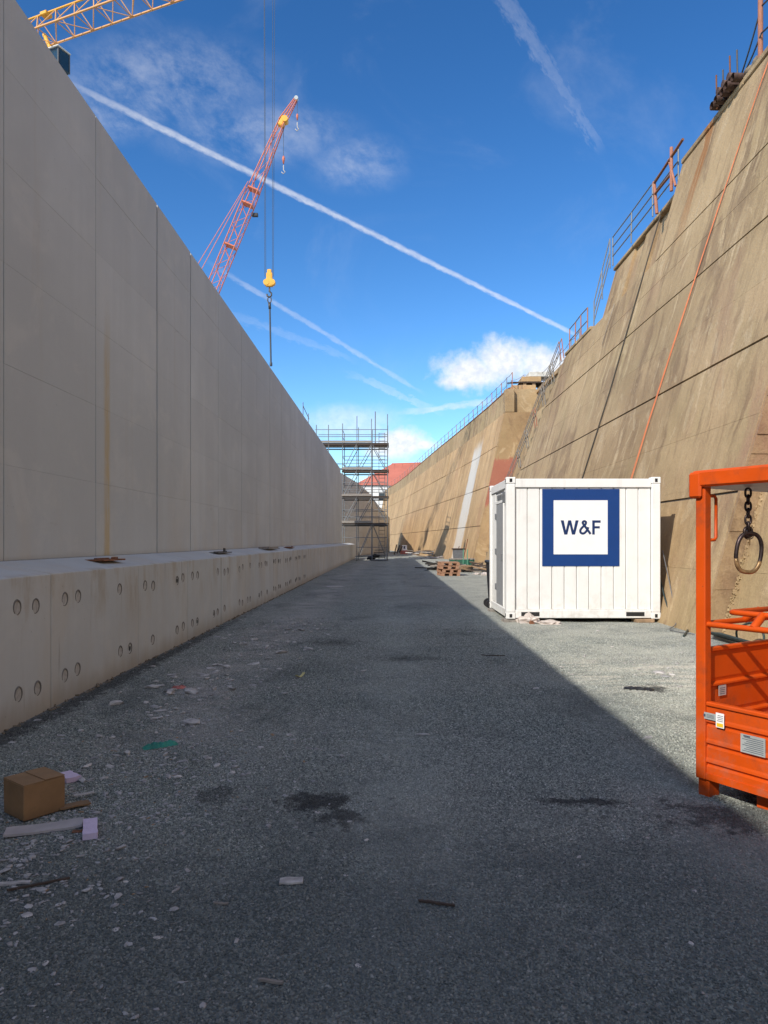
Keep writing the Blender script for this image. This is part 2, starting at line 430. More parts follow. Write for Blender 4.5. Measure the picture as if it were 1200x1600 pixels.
    hh = nt.m('SUBTRACT', hh, nt.m('MULTIPLY', nt.ss(ab, .6, .7), .5))
    nt.put(b.inputs['Normal'], nt.bump(hh, .55, .04))
    return m

def ground_colour(nt, p, base):
    """dust strips, dark damp hollows and pale scuffs of the roadway, plus painted vignette and sun tone; returns a colour"""
    x, y, z = nt.sep(p)
    big = nt.noise(p, .35, 5, .6, .5)
    c = nt.mix(nt.ss(big, .35, .68, 0, .5), base, nt.mix(.5, base, (.42, .41, .385)))
    # dusty strip along the ledge
    xs = nt.m('ADD', x, nt.m('MULTIPLY', nt.m('SUBTRACT', nt.noise(p, .8, 5), .5), 1.4))
    st = nt.m('MULTIPLY', nt.ss(nt.m('ABSOLUTE', nt.m('ADD', xs, 1.75)), .75, .1), nt.ss(y, 4.2, 6.5))
    st = nt.m('MULTIPLY', st, nt.ss(nt.noise(p, 1.6, 8, .7), .36, .66))
    c = nt.mix(nt.m('MULTIPLY', st, .6), c, (.47, .44, .42))
    # compacted wheel tracks and darker fines between and beside them
    xw = nt.m('ADD', x, nt.m('MULTIPLY', nt.m('SUBTRACT', nt.noise(nt.scale(p, 1, .4, 1), .6, 4), .5), .9))
    tr = nt.m('MAXIMUM', nt.ss(nt.m('ABSOLUTE', nt.m('SUBTRACT', xw, .05)), .55, .1), nt.ss(nt.m('ABSOLUTE', nt.m('SUBTRACT', xw, 1.75)), .5, .1))
    tr = nt.m('MULTIPLY', tr, nt.ss(nt.noise(p, .9, 6, .65), .3, .62))
    c = nt.mix(nt.m('MULTIPLY', tr, .32), c, (.40, .43, .40))
    dkz = nt.noise(nt.scale(p, 1, .7, 1), .7, 8, .7, .6)
    c = nt.mix(nt.ss(dkz, .5, .68, 0, .5), c, (.075, .09, .09))
    near_vignette = nt.m('ADD', nt.ss(y, 5.2, 2.4), nt.m('MULTIPLY', nt.m('SUBTRACT', nt.noise(p, 1.3, 7, .7), .5), 1.6))  # lens vignette painted as darker ground towards the camera, mixed with dark fines
    c = nt.mix(nt.ss(near_vignette, .25, .95, 0, .55), c, (.075, .09, .095))
    sun_lift = nt.m('MULTIPLY', nt.ss(xw, 1.5, 2.7), nt.ss(nt.noise(p, 1.1, 7, .7), .3, .62))  # sunlit side painted lighter, beyond the edge of the wall's shadow
    c = nt.mix(nt.m('MULTIPLY', sun_lift, .5), c, (.50, .505, .44))
    # pale cement spills
    sp = nt.ss(nt.noise(nt.scale(p, .6, 1.4, 1), 1.5, 9, .72, .8), .61, .72)
    c = nt.mix(nt.m('MULTIPLY', sp, .35), c, (.53, .505, .46))
    pl = nt.m('MULTIPLY', nt.ss(nt.m('ABSOLUTE', nt.m('SUBTRACT', y, 8.0)), 1.6, .3), nt.ss(x, 1.4, 2.6))  # spill streaks, also used to lift the brightness of the sunlit side
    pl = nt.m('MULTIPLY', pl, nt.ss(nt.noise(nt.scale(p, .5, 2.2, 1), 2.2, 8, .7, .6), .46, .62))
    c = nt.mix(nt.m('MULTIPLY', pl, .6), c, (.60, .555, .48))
    # dark damp hollows
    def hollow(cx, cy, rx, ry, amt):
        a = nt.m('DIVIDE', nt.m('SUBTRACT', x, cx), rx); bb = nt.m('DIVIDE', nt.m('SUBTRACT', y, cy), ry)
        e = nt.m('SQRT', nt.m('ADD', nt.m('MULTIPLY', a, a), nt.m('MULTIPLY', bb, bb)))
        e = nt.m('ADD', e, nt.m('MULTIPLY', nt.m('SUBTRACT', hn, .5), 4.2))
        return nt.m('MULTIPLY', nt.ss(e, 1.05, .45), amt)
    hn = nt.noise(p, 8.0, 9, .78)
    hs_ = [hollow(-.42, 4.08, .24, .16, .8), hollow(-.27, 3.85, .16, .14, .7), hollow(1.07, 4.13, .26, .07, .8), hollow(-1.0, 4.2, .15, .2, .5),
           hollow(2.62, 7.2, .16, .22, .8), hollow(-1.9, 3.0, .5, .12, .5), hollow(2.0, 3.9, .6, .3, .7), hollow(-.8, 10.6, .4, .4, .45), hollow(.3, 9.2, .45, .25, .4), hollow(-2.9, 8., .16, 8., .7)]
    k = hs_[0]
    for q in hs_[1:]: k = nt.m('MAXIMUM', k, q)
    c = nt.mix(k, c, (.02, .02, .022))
    return c
def mat_ground():
    m, nt, b = new_mat('gravel_ground')
    p = nt.pos()
    v = nt.vor(p, 62, out='Color'); r_, g_, b_ = nt.sep(v)
    base = nt.mix(r_, (.10, .122, .116), (.42, .45, .405))
    base = nt.mix(nt.ss(g_, .86, .95), base, (.60, .585, .55))
    v2 = nt.noise(p, 14, 8, .75)
    base = nt.mix(nt.ss(v2, .3, .7, .5, 0), base, (.10, .115, .11))
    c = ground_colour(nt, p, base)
    nt.put(b.inputs['Base Color'], c); b.inputs['Roughness'].default_value = .92
    dist = nt.vor(p, 62)
    h = nt.m('ADD', nt.m('SUBTRACT', 1.0, dist), nt.m('MULTIPLY', nt.noise(p, 6, 6, .7), 1.2))
    nt.put(b.inputs['Normal'], nt.bump(h, .9, .02))
    return m
def mat_stone():
    m, nt, b = new_mat('gravel_stone')
    at = nt.n('ShaderNodeAttribute', attribute_type='INSTANCER', attribute_name='tone').outputs['Fac']
    base = nt.mix(nt.m('POWER', at, 1.45), (.072, .09, .087), (.42, .45, .405))
    base = nt.mix(nt.ss(at, .965, .99), base, (.60, .58, .55))
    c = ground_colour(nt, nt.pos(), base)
    nt.put(b.inputs['Base Color'], c); b.inputs['Roughness'].default_value = .85
    return m

M = {}
M['new'] = mat_new_concrete()
M['old'] = mat_old_concrete('old_concrete', .25, 1.0, (1.07, .97, .79))
M['old_far'] = mat_old_concrete('old_concrete_far', .12, .6, (1.28, 1.09, .84), False, True)
M['old_dark'] = mat_old_concrete('stained_concrete', .1, 1.2, (.88, .76, .62))
M['cheek'] = mat_old_concrete('painted_concrete', .2, .8, (1.1, .96, .76), True)
M['joint'] = simple('joint_dirt', (.06, .05, .04), .9)
M['joint_grey'] = simple('joint_grey', (.075, .072, .07), .9)
M['holegrey'] = simple('hole_shadow', (.17, .16, .15), .9)
M['ground'] = mat_ground()
M['stone'] = mat_stone()
M['white'] = simple('white_paint', (.80, .80, .78), .42, var=.03, scale=2, dirt=(.55, .51, .45), dscale=2.2, damt=.22)
M['blue'] = simple('sign_blue', (.001, .04, .19), .4, var=.03)
M['signwhite'] = simple('sign_white', (.82, .82, .83), .4, var=.02)
M['navy'] = simple('letter_blue', (.002, .022, .10), .4, var=.02)
M['greydoor'] = simple('grey_door', (.30, .31, .32), .45, var=.05)
M['black'] = simple('black_plastic', (.015, .015, .017), .5)
M['darkgap'] = simple('dark_gap', (.02, .02, .02), .9)
M['steel'] = simple('galvanised_steel', (.20, .21, .22), .5, .4, var=.25, scale=4)
M['steeldark'] = simple('dark_steel', (.10, .095, .09), .5, .7, var=.3)
M['orange'] = simple('orange_paint', (.56, .070, .003), .5, var=.08, scale=3, bump=.05, bscale=25, spec=.3, dirt=(.26, .055, .02), dscale=7, damt=.6)
M['chain'] = simple('chain_steel', (.055, .04, .04), .42, .8, var=.4, scale=20)
M['brass'] = simple('worn_link_steel', (.30, .19, .09), .45, .6, var=.4, scale=30)
M['craneyel'] = simple('crane_yellow', (.78, .40, .04), .45, var=.08)
M['craneor'] = simple('crane_orange', (.72, .38, .14), .45, var=.1)
M['cranered'] = simple('crane_red', (.60, .165, .085), .5, var=.2, scale=2)
M['craneglass'] = simple('cab_glass', (.02, .05, .08), .06)
M['rope'] = simple('wire_rope', (.055, .07, .09), .6)
M['orope'] = simple('orange_rope', (.62, .19, .08), .7)
M['rust'] = simple('rusty_steel', (.19, .075, .035), .85, var=.4, scale=12, bump=.3)
M['rustred'] = simple('red_oxide_post', (.38, .16, .10), .75, var=.3, scale=8)
M['rustdark'] = simple('dark_rusty_pipe', (.085, .05, .04), .7, .2, var=.4, scale=9)
M['plugmat'] = simple('plug_mortar', (.42, .405, .39), .9, var=.15, scale=20)
M['wood'] = simple('weathered_wood', (.30, .20, .12), .85, var=.3, scale=10, bump=.2)
M['woodgrey'] = simple('grey_wood', (.26, .235, .21), .85, var=.3, scale=8, bump=.2)
M['wooddark'] = simple('dark_wood', (.07, .05, .04), .9, var=.4, scale=8)
M['palletred'] = simple('pallet_wood', (.36, .20, .125), .85, var=.3, scale=8, bump=.2)
M['card'] = simple('cardboard', (.27, .158, .075), .85, var=.14, scale=4, bump=.08, bscale=14)
M['cardgrey'] = simple('grey_board', (.40, .37, .37), .85, var=.12)
M['dirt'] = simple('brown_dirt', (.20, .16, .115), .9, var=.4, scale=14)
M['foam'] = simple('lilac_foam', (.62, .52, .68), .8, var=.06, scale=30, bump=.25, bscale=120)
M['teal'] = simple('teal_plastic', (.02, .22, .17), .55, var=.3, scale=18, bump=.5, bscale=30)
M['redscrap'] = simple('red_scrap', (.42, .14, .12), .7, var=.4, scale=20)
M['pale'] = simple('pale_mortar', (.44, .42, .41), .85, var=.35, scale=12, bump=.3, bscale=40)
M['pale2'] = simple('grey_rubble', (.33, .325, .33), .9, var=.35, scale=12)
M['plastic'] = simple('clear_white_plastic', (.50, .44, .40), .35, var=.2, scale=6, bump=.5, bscale=14)
M['green'] = simple('green_skip_paint', (.02, .11, .07), .5, var=.2, dirt=(.1, .08, .06))
M['greenpole'] = simple('green_pole', (.10, .30, .20), .6)
M['bin'] = simple('grey_bin', (.13, .135, .145), .6, var=.15)
M['roofred'] = simple('red_roof', (.50, .155, .105), .75, var=.08, scale=.5)
M['house'] = simple('house_white', (.72, .72, .70), .8, var=.05, scale=.4)
M['window'] = simple('window_glass', (.03, .04, .05), .08)
M['hose'] = simple('dark_hose', (.02, .035, .035), .5)
M['plate'] = simple('grey_plate', (.42, .45, .45), .4, .2)
M['ink'] = simple('ink', (.06, .08, .12), .6)
M['yellow'] = simple('yellow_print', (.85, .55, .03), .5)
M['strap'] = simple('yellow_strap', (.55, .50, .22), .7)
M['redpaint'] = simple('worn_red_paint', (.47, .125, .085), .8, var=.35, scale=2.5, dirt=(.30, .22, .14), dscale=2.0, damt=.9)
M['whiteband'] = simple('lime_band', (.56, .55, .51), .85, var=.12, scale=3, dirt=(.36, .31, .23), dscale=1.6, damt=.7)

# ================================================================== GROUND
def lins(a, b, n): return [a + (b - a) * i / n for i in range(n + 1)]
def gz(x, y):
    if not (-2.9 < x < 4.7 and 0.5 < y < 60): 
        return 0.0
    k = min(1, (x + 2.9) / .3, (4.7 - x) / .3, (y - .5) / .5, (60 - y) / 3)
    v = noise.fractal(Vector((x * .9, y * .9, 2.2)), 1.0, 2.0, 4) * .018 + noise.noise(Vector((x * .35, y * .35, 0))) * .02 + noise.noise(Vector((x * 2.6, y * 2.0, 7))) * .007
    return v * k
def ground_mesh(name, xs, ys):
    vs = [(x, y, gz(x, y)) for y in ys for x in xs]; n = len(xs)
    fs = [(j * n + i, j * n + i + 1, (j + 1) * n + i + 1, (j + 1) * n + i) for j in range(len(ys) - 1) for i in range(n - 1)]
    me = bpy.data.meshes.new(name); me.from_pydata(vs, [], fs)
    for p_ in me.polygons: p_.use_smooth = True
    return me
xs = [-900, -300, -100, -40, -15, -6] + lins(-3.3, 5.6, 110) + [9, 16, 40, 120, 400, 900]
ys = [-300, -100, -30, -10, -3] + lins(0, 12, 150) + lins(12.3, 60, 120) + [64, 72, 90, 130, 200, 400, 900, 1600]
me = ground_mesh('ground', xs, ys); me.materials.append(M['ground'])
ground = bpy.data.objects.new('ground', me); COL.objects.link(ground); ground['kind'] = 'structure'

# loose gravel near the camera: geometry-node stones
def gravel(name, x0, x1, y0, y1, dens, smin, smax, seed, fade):
    me = ground_mesh(name, lins(x0, x1, 60), lins(y0, y1, 60)); me.materials.append(M['stone'])
    o = bpy.data.objects.new(name, me); COL.objects.link(o); o['kind'] = 'stuff'
    ng = bpy.data.node_groups.new(name, 'GeometryNodeTree')
    ng.interface.new_socket('Geometry', in_out='INPUT', socket_type='NodeSocketGeometry')
    ng.interface.new_socket('Geometry', in_out='OUTPUT', socket_type='NodeSocketGeometry')
    N, Lk = ng.nodes, ng.links
    gi = N.new('NodeGroupInput'); go = N.new('NodeGroupOutput')
    dp = N.new('GeometryNodeDistributePointsOnFaces'); dp.inputs['Density'].default_value = dens; dp.inputs['Seed'].default_value = seed
    Lk.new(gi.outputs[0], dp.inputs['Mesh'])
    po = N.new('GeometryNodeInputPosition'); sx_ = N.new('ShaderNodeSeparateXYZ'); mr = N.new('ShaderNodeMapRange'); mr.interpolation_type = 'SMOOTHSTEP'
    for i_, v_ in ((1, y1 - fade), (2, y1), (3, dens), (4, 0.0)): mr.inputs[i_].default_value = v_
    Lk.new(po.outputs[0], sx_.inputs[0]); Lk.new(sx_.outputs[1], mr.inputs[0]); Lk.new(mr.outputs[0], dp.inputs['Density'])
    ico = N.new('GeometryNodeMeshIcoSphere'); ico.inputs['Radius'].default_value = 1.0; ico.inputs['Subdivisions'].default_value = 1
    sp = N.new('GeometryNodeSetPosition'); Lk.new(ico.outputs['Mesh'], sp.inputs['Geometry'])
    nzn = N.new('ShaderNodeTexNoise'); nzn.inputs['Scale'].default_value = .9
    vm = N.new('ShaderNodeVectorMath'); vm.operation = 'SUBTRACT'; vm.inputs[1].default_value = (.5, .5, .5)
    Lk.new(nzn.outputs['Color'], vm.inputs[0])
    vs_ = N.new('ShaderNodeVectorMath'); vs_.operation = 'SCALE'; vs_.inputs['Scale'].default_value = 1.6
    Lk.new(vm.outputs[0], vs_.inputs[0]); Lk.new(vs_.outputs[0], sp.inputs['Offset'])
    sm = N.new('GeometryNodeSetMaterial'); sm.inputs['Material'].default_value = M['stone']; Lk.new(sp.outputs[0], sm.inputs['Geometry'])
    ins = N.new('GeometryNodeInstanceOnPoints'); Lk.new(dp.outputs['Points'], ins.inputs['Points']); Lk.new(sm.outputs[0], ins.inputs['Instance'])
    rr = N.new('FunctionNodeRandomValue'); rr.data_type = 'FLOAT_VECTOR'; rr.inputs[0].default_value = (-1.1, -1.1, 0); rr.inputs[1].default_value = (1.1, 1.1, 6.28)
    Lk.new(rr.outputs[0], ins.inputs['Rotation'])
    rs = N.new('FunctionNodeRandomValue'); rs.data_type = 'FLOAT_VECTOR'
    rs.inputs[0].default_value = (smin, smin, smin * .6); rs.inputs[1].default_value = (smax * 1.25, smax * .9, smax * .7); rs.inputs['Seed'].default_value = 5
    Lk.new(rs.outputs[0], ins.inputs['Scale'])
    rt = N.new('FunctionNodeRandomValue'); rt.data_type = 'FLOAT'; rt.inputs['Seed'].default_value = 9
    st = N.new('GeometryNodeStoreNamedAttribute'); st.data_type = 'FLOAT'; st.domain = 'INSTANCE'; st.inputs['Name'].default_value = 'tone'
    Lk.new(ins.outputs[0], st.inputs['Geometry']); Lk.new(rt.outputs[1], st.inputs['Value'])
    Lk.new(st.outputs[0], go.inputs[0])
    md = o.modifiers.new('stones', 'NODES'); md.node_group = ng
    return o
gravel('gravel', -2.95, 2.6, 1.5, 5.2, 11500, .0034, .0078, 1, 1.2)
gravel('gravel', -2.95, 4.6, 4.2, 14.0, 5000, .004, .009, 2, 7.0)

# ================================================================== LEFT WALL
WX, WTOP, WBASE, PX_, PZ = -3.55, 6.6, 1.33, -3.0, 1.186
WY1 = 51.9
lw = thing('retaining_wall', 'tall smooth pale grey new concrete wall in shade along the left side', 'wall', (WX, 20, 0))
rows = [1.05, 2.18, 3.11, 4.04, 4.97, 5.86, WTOP]
gy = [-16.0 - .0, -11.9, -9.75, -7.6, -5.4, -3.2, -1.0, 1.15, 3.3, 5.45, 6.7, 8.79, 11.1, 12.97, 15.05, 17.4, 19.4, 21.5, 23.75, 25.95, 28.2, 30.4, 32.9, 35.5, 38., 40.5, 43.3, 46.1, 49., WY1]
main_j = {11.1, 12.97, 21.5, 30.4, 40.5, 3.3, -5.4}
pan_cache = {}
def left_panel(y0, y1, z0, z1):
    g0 = .024 if y0 in main_j else .007; g1 = .024 if y1 in main_j else .007
    key = (round(y1 - y0, 3), round(z1 - z0, 3), g0, g1)
    if key not in pan_cache:
        b = MB(); L, H = y1 - y0, z1 - z0
        b.mm((-.25, g0, .0006), (0, L - g1, H - .0006), bev=.0012)
        pan_cache[key] = b.mesh('concrete_panel', M['new'])
    o = bpy.data.objects.new('concrete_panel', pan_cache[key]); link(o, lw)
    o.location = Vector((WX + rnd.uniform(-.0012, .0012), y0, z0)) - wl(lw)
for a, c in zip(gy[:-1], gy[1:]):
    for z0, z1 in zip(rows[:-1], rows[1:]): left_panel(a, c, z0, z1)
b = MB(); b.mm((WX - .85, gy[0], 0), (WX - .018, WY1 - .02, WTOP - .02)); b.build('wall_core', M['joint_grey'], lw)
b = MB(); b.mm((WX - .86, WY1 - .019, 0), (WX + .003, WY1 + .03, WTOP), bev=.01); b.build('end_face', M['new'], lw)

# ledge in front of it
pl = thing('concrete_ledge', 'low concrete ledge with pairs of round tie holes at the foot of the left wall', 'ledge', (PX_, 20, 0))
pgy = [-15.4, -13.2, -11, -8.85, -6.7, -4.5, -2.3, -.1, 2.1, 4.28, 6.45, 8.68, 10.8, 12.93, 15.05, 17.2, 19.3, 21.45, 23.6, 25.9, 28.1, 30.35, 34, 38, 42.2, 47, 52.2, 57, 62]
strong = {12.93, 21.45, 30.35, 42.2, 52.2}
for a, c in zip(pgy[:-1], pgy[1:]):
    g0 = .018 if a in strong else .006; g1 = .018 if c in strong else .006
    jx = rnd.uniform(-.002, .002)
    b = MB()
    v = b.hexa([(PX_ - .5, a + g0, -.15), (PX_ + jx, a + g0, -.15), (PX_ + jx, c - g1, -.15), (PX_ - .5, c - g1, -.15),
                (PX_ - .5, a + g0, PZ + .11), (PX_ + jx, a + g0, PZ), (PX_ + jx, c - g1, PZ), (PX_ - .5, c - g1, PZ + .11)])
    es = list(b.b.edges); bmesh.ops.bevel(b.b, geom=es, offset=.006, segments=1, affect='EDGES')
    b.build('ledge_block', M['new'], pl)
b = MB()
b.hexa([(WX + .02, -15.4, -.2), (PX_ - .012, -15.4, -.2), (PX_ - .012, 61.98, -.2), (WX + .02, 61.98, -.2),
        (WX + .02, -15.4, PZ + .11), (PX_ - .012, -15.4, PZ - .02), (PX_ - .012, 61.98, PZ - .02), (WX + .02, 61.98, PZ + .11)])
b.build('ledge_core', M['joint_grey'], pl)
# plugged tie holes: dark crescent stands for the recess shade, plug lies flush
rb = MB(); pb = MB()
arc = [math.radians(-105 + 320 * k / 15) for k in range(16)]
rb.tube([(0.0005, .055 * math.cos(a), .060 * math.sin(a)) for a in arc], .004, 6, radii=[.0022 + .0072 * math.sin(math.pi * k / 15) for k in range(16)])
shade_crescent_me = rb.mesh('tie_hole_shade', M['holegrey'])
pb.tube([(-.01, 0, 0), (.0018, 0, 0)], .052, 18); plug_me = pb.mesh('plug', M['plugmat'])
pb = MB(); pb.tube([(-.01, 0, 0), (.0015, 0, 0)], .030, 14); dark_me = pb.mesh('open_hole', M['darkgap'])
for a, c in zip(pgy[:-1], pgy[1:]):
    if a < -3 or a > 24: continue
    Lb = c - a
    for z in (.93, .24):
        for t in (.115, .245, .735, .875):
            if rnd.random() < .06: continue
            o = bpy.data.objects.new('tie_hole_shade', shade_crescent_me); link(o, pl)
            y = a + Lb * t + rnd.uniform(-.02, .02); zz = z + rnd.uniform(-.02, .02)
            o.location = Vector((PX_ + .001, y, zz)) - wl(pl)
            o.rotation_euler = (rnd.uniform(-.35, .35), 0, 0)
            q = bpy.data.objects.new('plug', dark_me if rnd.random() < .22 else plug_me); link(q, o)
            q.rotation_euler = (rnd.uniform(0, 6), rnd.uniform(-.03, .03), rnd.uniform(-.05, .05))
# mortar lip along the top and crumbs at the foot
b = MB()
for i in range(420):
    y = rnd.uniform(2, 30); s = rnd.uniform(.008, .03)
    b.box((PX_ + rnd.uniform(0.0, .05), y, rnd.uniform(0, .012)), (s * .8, s * rnd.uniform(1, 2.4), s * .5), Matrix.Rotation(rnd.uniform(0, 3), 3, 'Z') @ Matrix.Rotation(rnd.uniform(-.5, .5), 3, 'X'))
o = b.build('mortar_crumbs', M['dirt']); o['kind'] = 'stuff'
# things left on the ledge
def ledge_pt(px, t):   # t: 0 front .. 1 back
    x = PX_ - .5 * t; y = x * F / (px - CX); return Vector((x, y, PZ + .11 * t + .012))
for px, t, sx, sy, mt, lab in ((165, .5, .22, .55, M['rust'], 'rusty flat steel plate lying on the ledge below the yellow rust run'),
                            (345, .45, .18, .9, M['steeldark'], 'dark thin bar with an upright nub lying on the ledge before the thick wall joint'),
                            (420, .55, .26, 1.6, M['woodgrey'], 'dark framed board lying on the ledge beyond the middle of the wall'),
                            (452, .55, .22, 1.3, M['rust'], 'small rusty sheet farthest along the ledge towards the scaffold')):
    c = ledge_pt(px, t)
    b = MB(); b.box((0, 0, .01), (sx, sy, .018), rotz(rnd.uniform(-.08, .08)), .003)
    b.box((sx * .2, sy * .28, .028), (.05, sy * .3, .02), rotz(.2)); b.box((-sx * .1, -sy * .1, .026), (.04, sy * .5, .014), rotz(-.1))
    if px == 345: b.box((0, .3, .05), (.04, .05, .08))
    if px == 420:
        for s_ in (-1, 1): b.box((s_ * sx * .46, 0, .035), (.03, sy, .05))
    b.single('steel_plate' if mt != M['woodgrey'] else 'board', mt, c, lab, 'plate' if mt != M['woodgrey'] else 'board', local=True)
# little guard rail stub on the wall top
gr = thing('guard_rail_stub', 'short grey tube rail stub standing on the far top edge of the left wall', 'railing', (WX - .2, 33.5, WTOP))
bar('post', (WX - .15, 30.9, WTOP), (WX - .15, 30.9, WTOP + .75), .018, M['steel'], gr)
bar('post', (WX - .15, 32.9, WTOP), (WX - .15, 32.9, WTOP + .62), .018, M['steel'], gr)
bar('rail', (WX - .15, 30.9, WTOP + .6), (WX - .15, 33.2, WTOP + .42), .016, M['steel'], gr)

# second concrete wall beyond the scaffold
fw = thing('far_concrete_wall', 'grey concrete wall with a sloping top seen through the scaffold', 'wall', (-3.6, 63, 0))
pts = [(-4.40, 62.5), (-3.15, 70), (-2.35, 79), (-1.3, 89), (-.1, 99)]
tops = [7.4, 7.05, 6.7, 5.6, 4.6]
for i in range(4):
    (x0, y0), (x1, y1) = pts[i], pts[i + 1]; t0, t1 = tops[i], tops[i + 1]
    for j in range(3):
        za, zb = j / 3, (j + 1) / 3
        b = MB(); g = .02
        b.hexa([(x0 - 1, y0 + g, t0 * za + .01), (x0, y0 + g, t0 * za + .01), (x1, y1 - g, t1 * za + .01), (x1 - 1, y1 - g, t1 * za + .01),
                (x0 - 1, y0 + g, t0 * zb), (x0, y0 + g, t0 * zb), (x1, y1 - g, t1 * zb), (x1 - 1, y1 - g, t1 * zb)])
        b.build('concrete_panel', M['new'], fw)

# ================================================================== RIGHT WALL (near)
BAT = .28
def base_x(Y): return 4.85 if Y > 11.5 else 5.2
def rx(Y, Z, off=0.0): return base_x(Y) + BAT * Z - off
END_LO, END_HI = 39.0, 31.2        # slanting far end of the near wall
def yend(Z): return END_LO + (END_HI - END_LO) * Z / 9.3
rw = thing('battered_wall', 'high weathered brown concrete wall leaning back on the right behind the container', 'wall', (5, 20, 0))
zr = [-.2, 1.0, 2.26, 3.5, 4.85, 6.05, 7.45, 8.45, 9.35, 10.7, 12.1]
sj = {2.26, 4.85, 7.45, 9.35}
cols = [(-14., -4.), (-4., 4.2), (4.2, 11.5), (11.5, 21.5), (21.5, None)]
def panel_r(y0, y1, z0, z1, mat, nm='concrete_panel'):
    g0 = .022 if z0 in sj else .0016; g1 = .022 if z1 in sj else .0016
    gy_ = .012
    bx = 4.85 if y0 >= 11.5 else 5.2
    e0 = y1 if y1 is not None else yend(z0); e1 = y1 if y1 is not None else yend(z1)
    jt = rnd.uniform(-.006, .006)
    nY = max(2, int((max(e0, e1) - y0) / .4)); nZ = 4
    b = MB(); grid = []
    def X(Y, Z):
        return bx + BAT * Z + jt + .012 * noise.noise(Vector((Y * .5, Z * .5, 1.3)))
    for j in range(nZ + 1):
        row = []
        Z = z0 + g0 + (z1 - g1 - z0 - g0) * j / nZ
        ee = e0 + (e1 - e0) * j / nZ
        for i in range(nY + 1):
            Y = y0 + gy_ + (ee - gy_ - y0 - gy_) * i / nY
            row.append(b.b.verts.new((X(Y, Z), Y, Z)))
        grid.append(row)
    for j in range(nZ):
        for i in range(nY):
            b.b.faces.new((grid[j][i], grid[j + 1][i], grid[j + 1][i + 1], grid[j][i + 1]))
    # returns of the panel
    rim = grid[0] + [r[-1] for r in grid[1:]] + list(reversed(grid[-1][:-1])) + [r[0] for r in reversed(grid[1:-1])]
    back = [b.b.verts.new(v.co + Vector((.12, 0, -.03))) for v in rim]
    for i in range(len(rim)): b.b.faces.new((rim[i], rim[(i + 1) % len(rim)], back[(i + 1) % len(rim)], back[i]))
    return b.build(nm, mat, rw)
for (y0, y1) in cols:
    for z0, z1 in zip(zr[:-1], zr[1:]):
        if y0 == 21.5 and z0 >= 9.35: continue
        if y0 == 11.5 and z0 >= 9.35:
            panel_r(11.5, 20.6, z0, z1, M['old']); continue
        panel_r(y0, y1, z0, z1, M['old'])
# core (sits a hand's depth behind the joints, carries the top)
def core(y0, y1a, y1b, bx, z0, z1, depth=3.2, off=.035):
    b = MB()
    b.hexa([(bx + BAT * z0 + off, y0, z0), (bx + BAT * z1 + depth, y0, z0), (bx + BAT * z1 + depth, y1a, z0), (bx + BAT * z0 + off, y1a, z0),
            (bx + BAT * z1 + off, y0, z1), (bx + BAT * z1 + depth, y0, z1), (bx + BAT * z1 + depth, y1b, z1), (bx + BAT * z1 + off, y1b, z1)])
    return b
core(-14, 11.52, 11.52, 5.2, -.3, 12.09).build('wall_core', M['joint'], rw)
core(11.503, 38.97, 31.17, 4.85, -.3, 9.345).build('wall_core', M['joint'], rw)
core(11.504, 20.58, 20.58, 4.85, 9.3, 12.09).build('wall_core', M['joint'], rw)
# coping
for (y0, y1, bx, z) in ((-14, 11.495, 5.2, 12.1), (11.505, 20.6, 4.85, 12.1), (27.2, 31.1, 4.85, 9.355)):
    b = MB(); xx = bx + BAT * z
    n = max(1, int((y1 - y0) / 1.6))
    for i in range(n):
        a = y0 + (y1 - y0) * i / n; c = y0 + (y1 - y0) * (i + 1) / n
        bb = MB(); bb.mm((xx - .04 + rnd.uniform(-.012, .012), a + .006, z), (xx + 1.1, c - .006, z + .14 + rnd.uniform(-.012, .012)), bev=.02); bb.build('coping_stone', M['old'], rw)
    b.b.free()
# face of the step at Y = 11.5 and its broken edge
b = MB()
for i in range(40):
    z0 = -.2 + 12.2 * i / 40; z1 = -.2 + 12.2 * (i + 1) / 40
    j0 = 11.44 + .05 * noise.noise(Vector((0, 0, i * 1.7))); 
    b.hexa([(4.85 + BAT * z0 + .01, j0, z0), (5.3 + BAT * z0, j0 + .03, z0), (5.3 + BAT * z0, 11.53, z0), (4.85 + BAT * z0 + .01, 11.53, z0),
            (4.85 + BAT * z1 + .01, j0, z1), (5.3 + BAT * z1, j0 + .03, z1), (5.3 + BAT * z1, 11.53, z1), (4.85 + BAT * z1 + .01, 11.53, z1)])
b.build('step_face', M['old_dark'], rw)
b = MB()
for i in range(620):
    z = rnd.uniform(.0, 8.5); s = rnd.uniform(.008, .034)
    b.box((5.205 + BAT * z - rnd.uniform(0, .02), 11.45 - abs(rnd.gauss(0, .05)), z), (s, s * 1.3, s * rnd.uniform(.7, 1.5)),
          Matrix.Rotation(rnd.uniform(0, 3), 3, 'Z') @ Matrix.Rotation(rnd.uniform(0, 3), 3, 'X'))
b.build('broken_edge', M['old'], rw, kind='stuff')
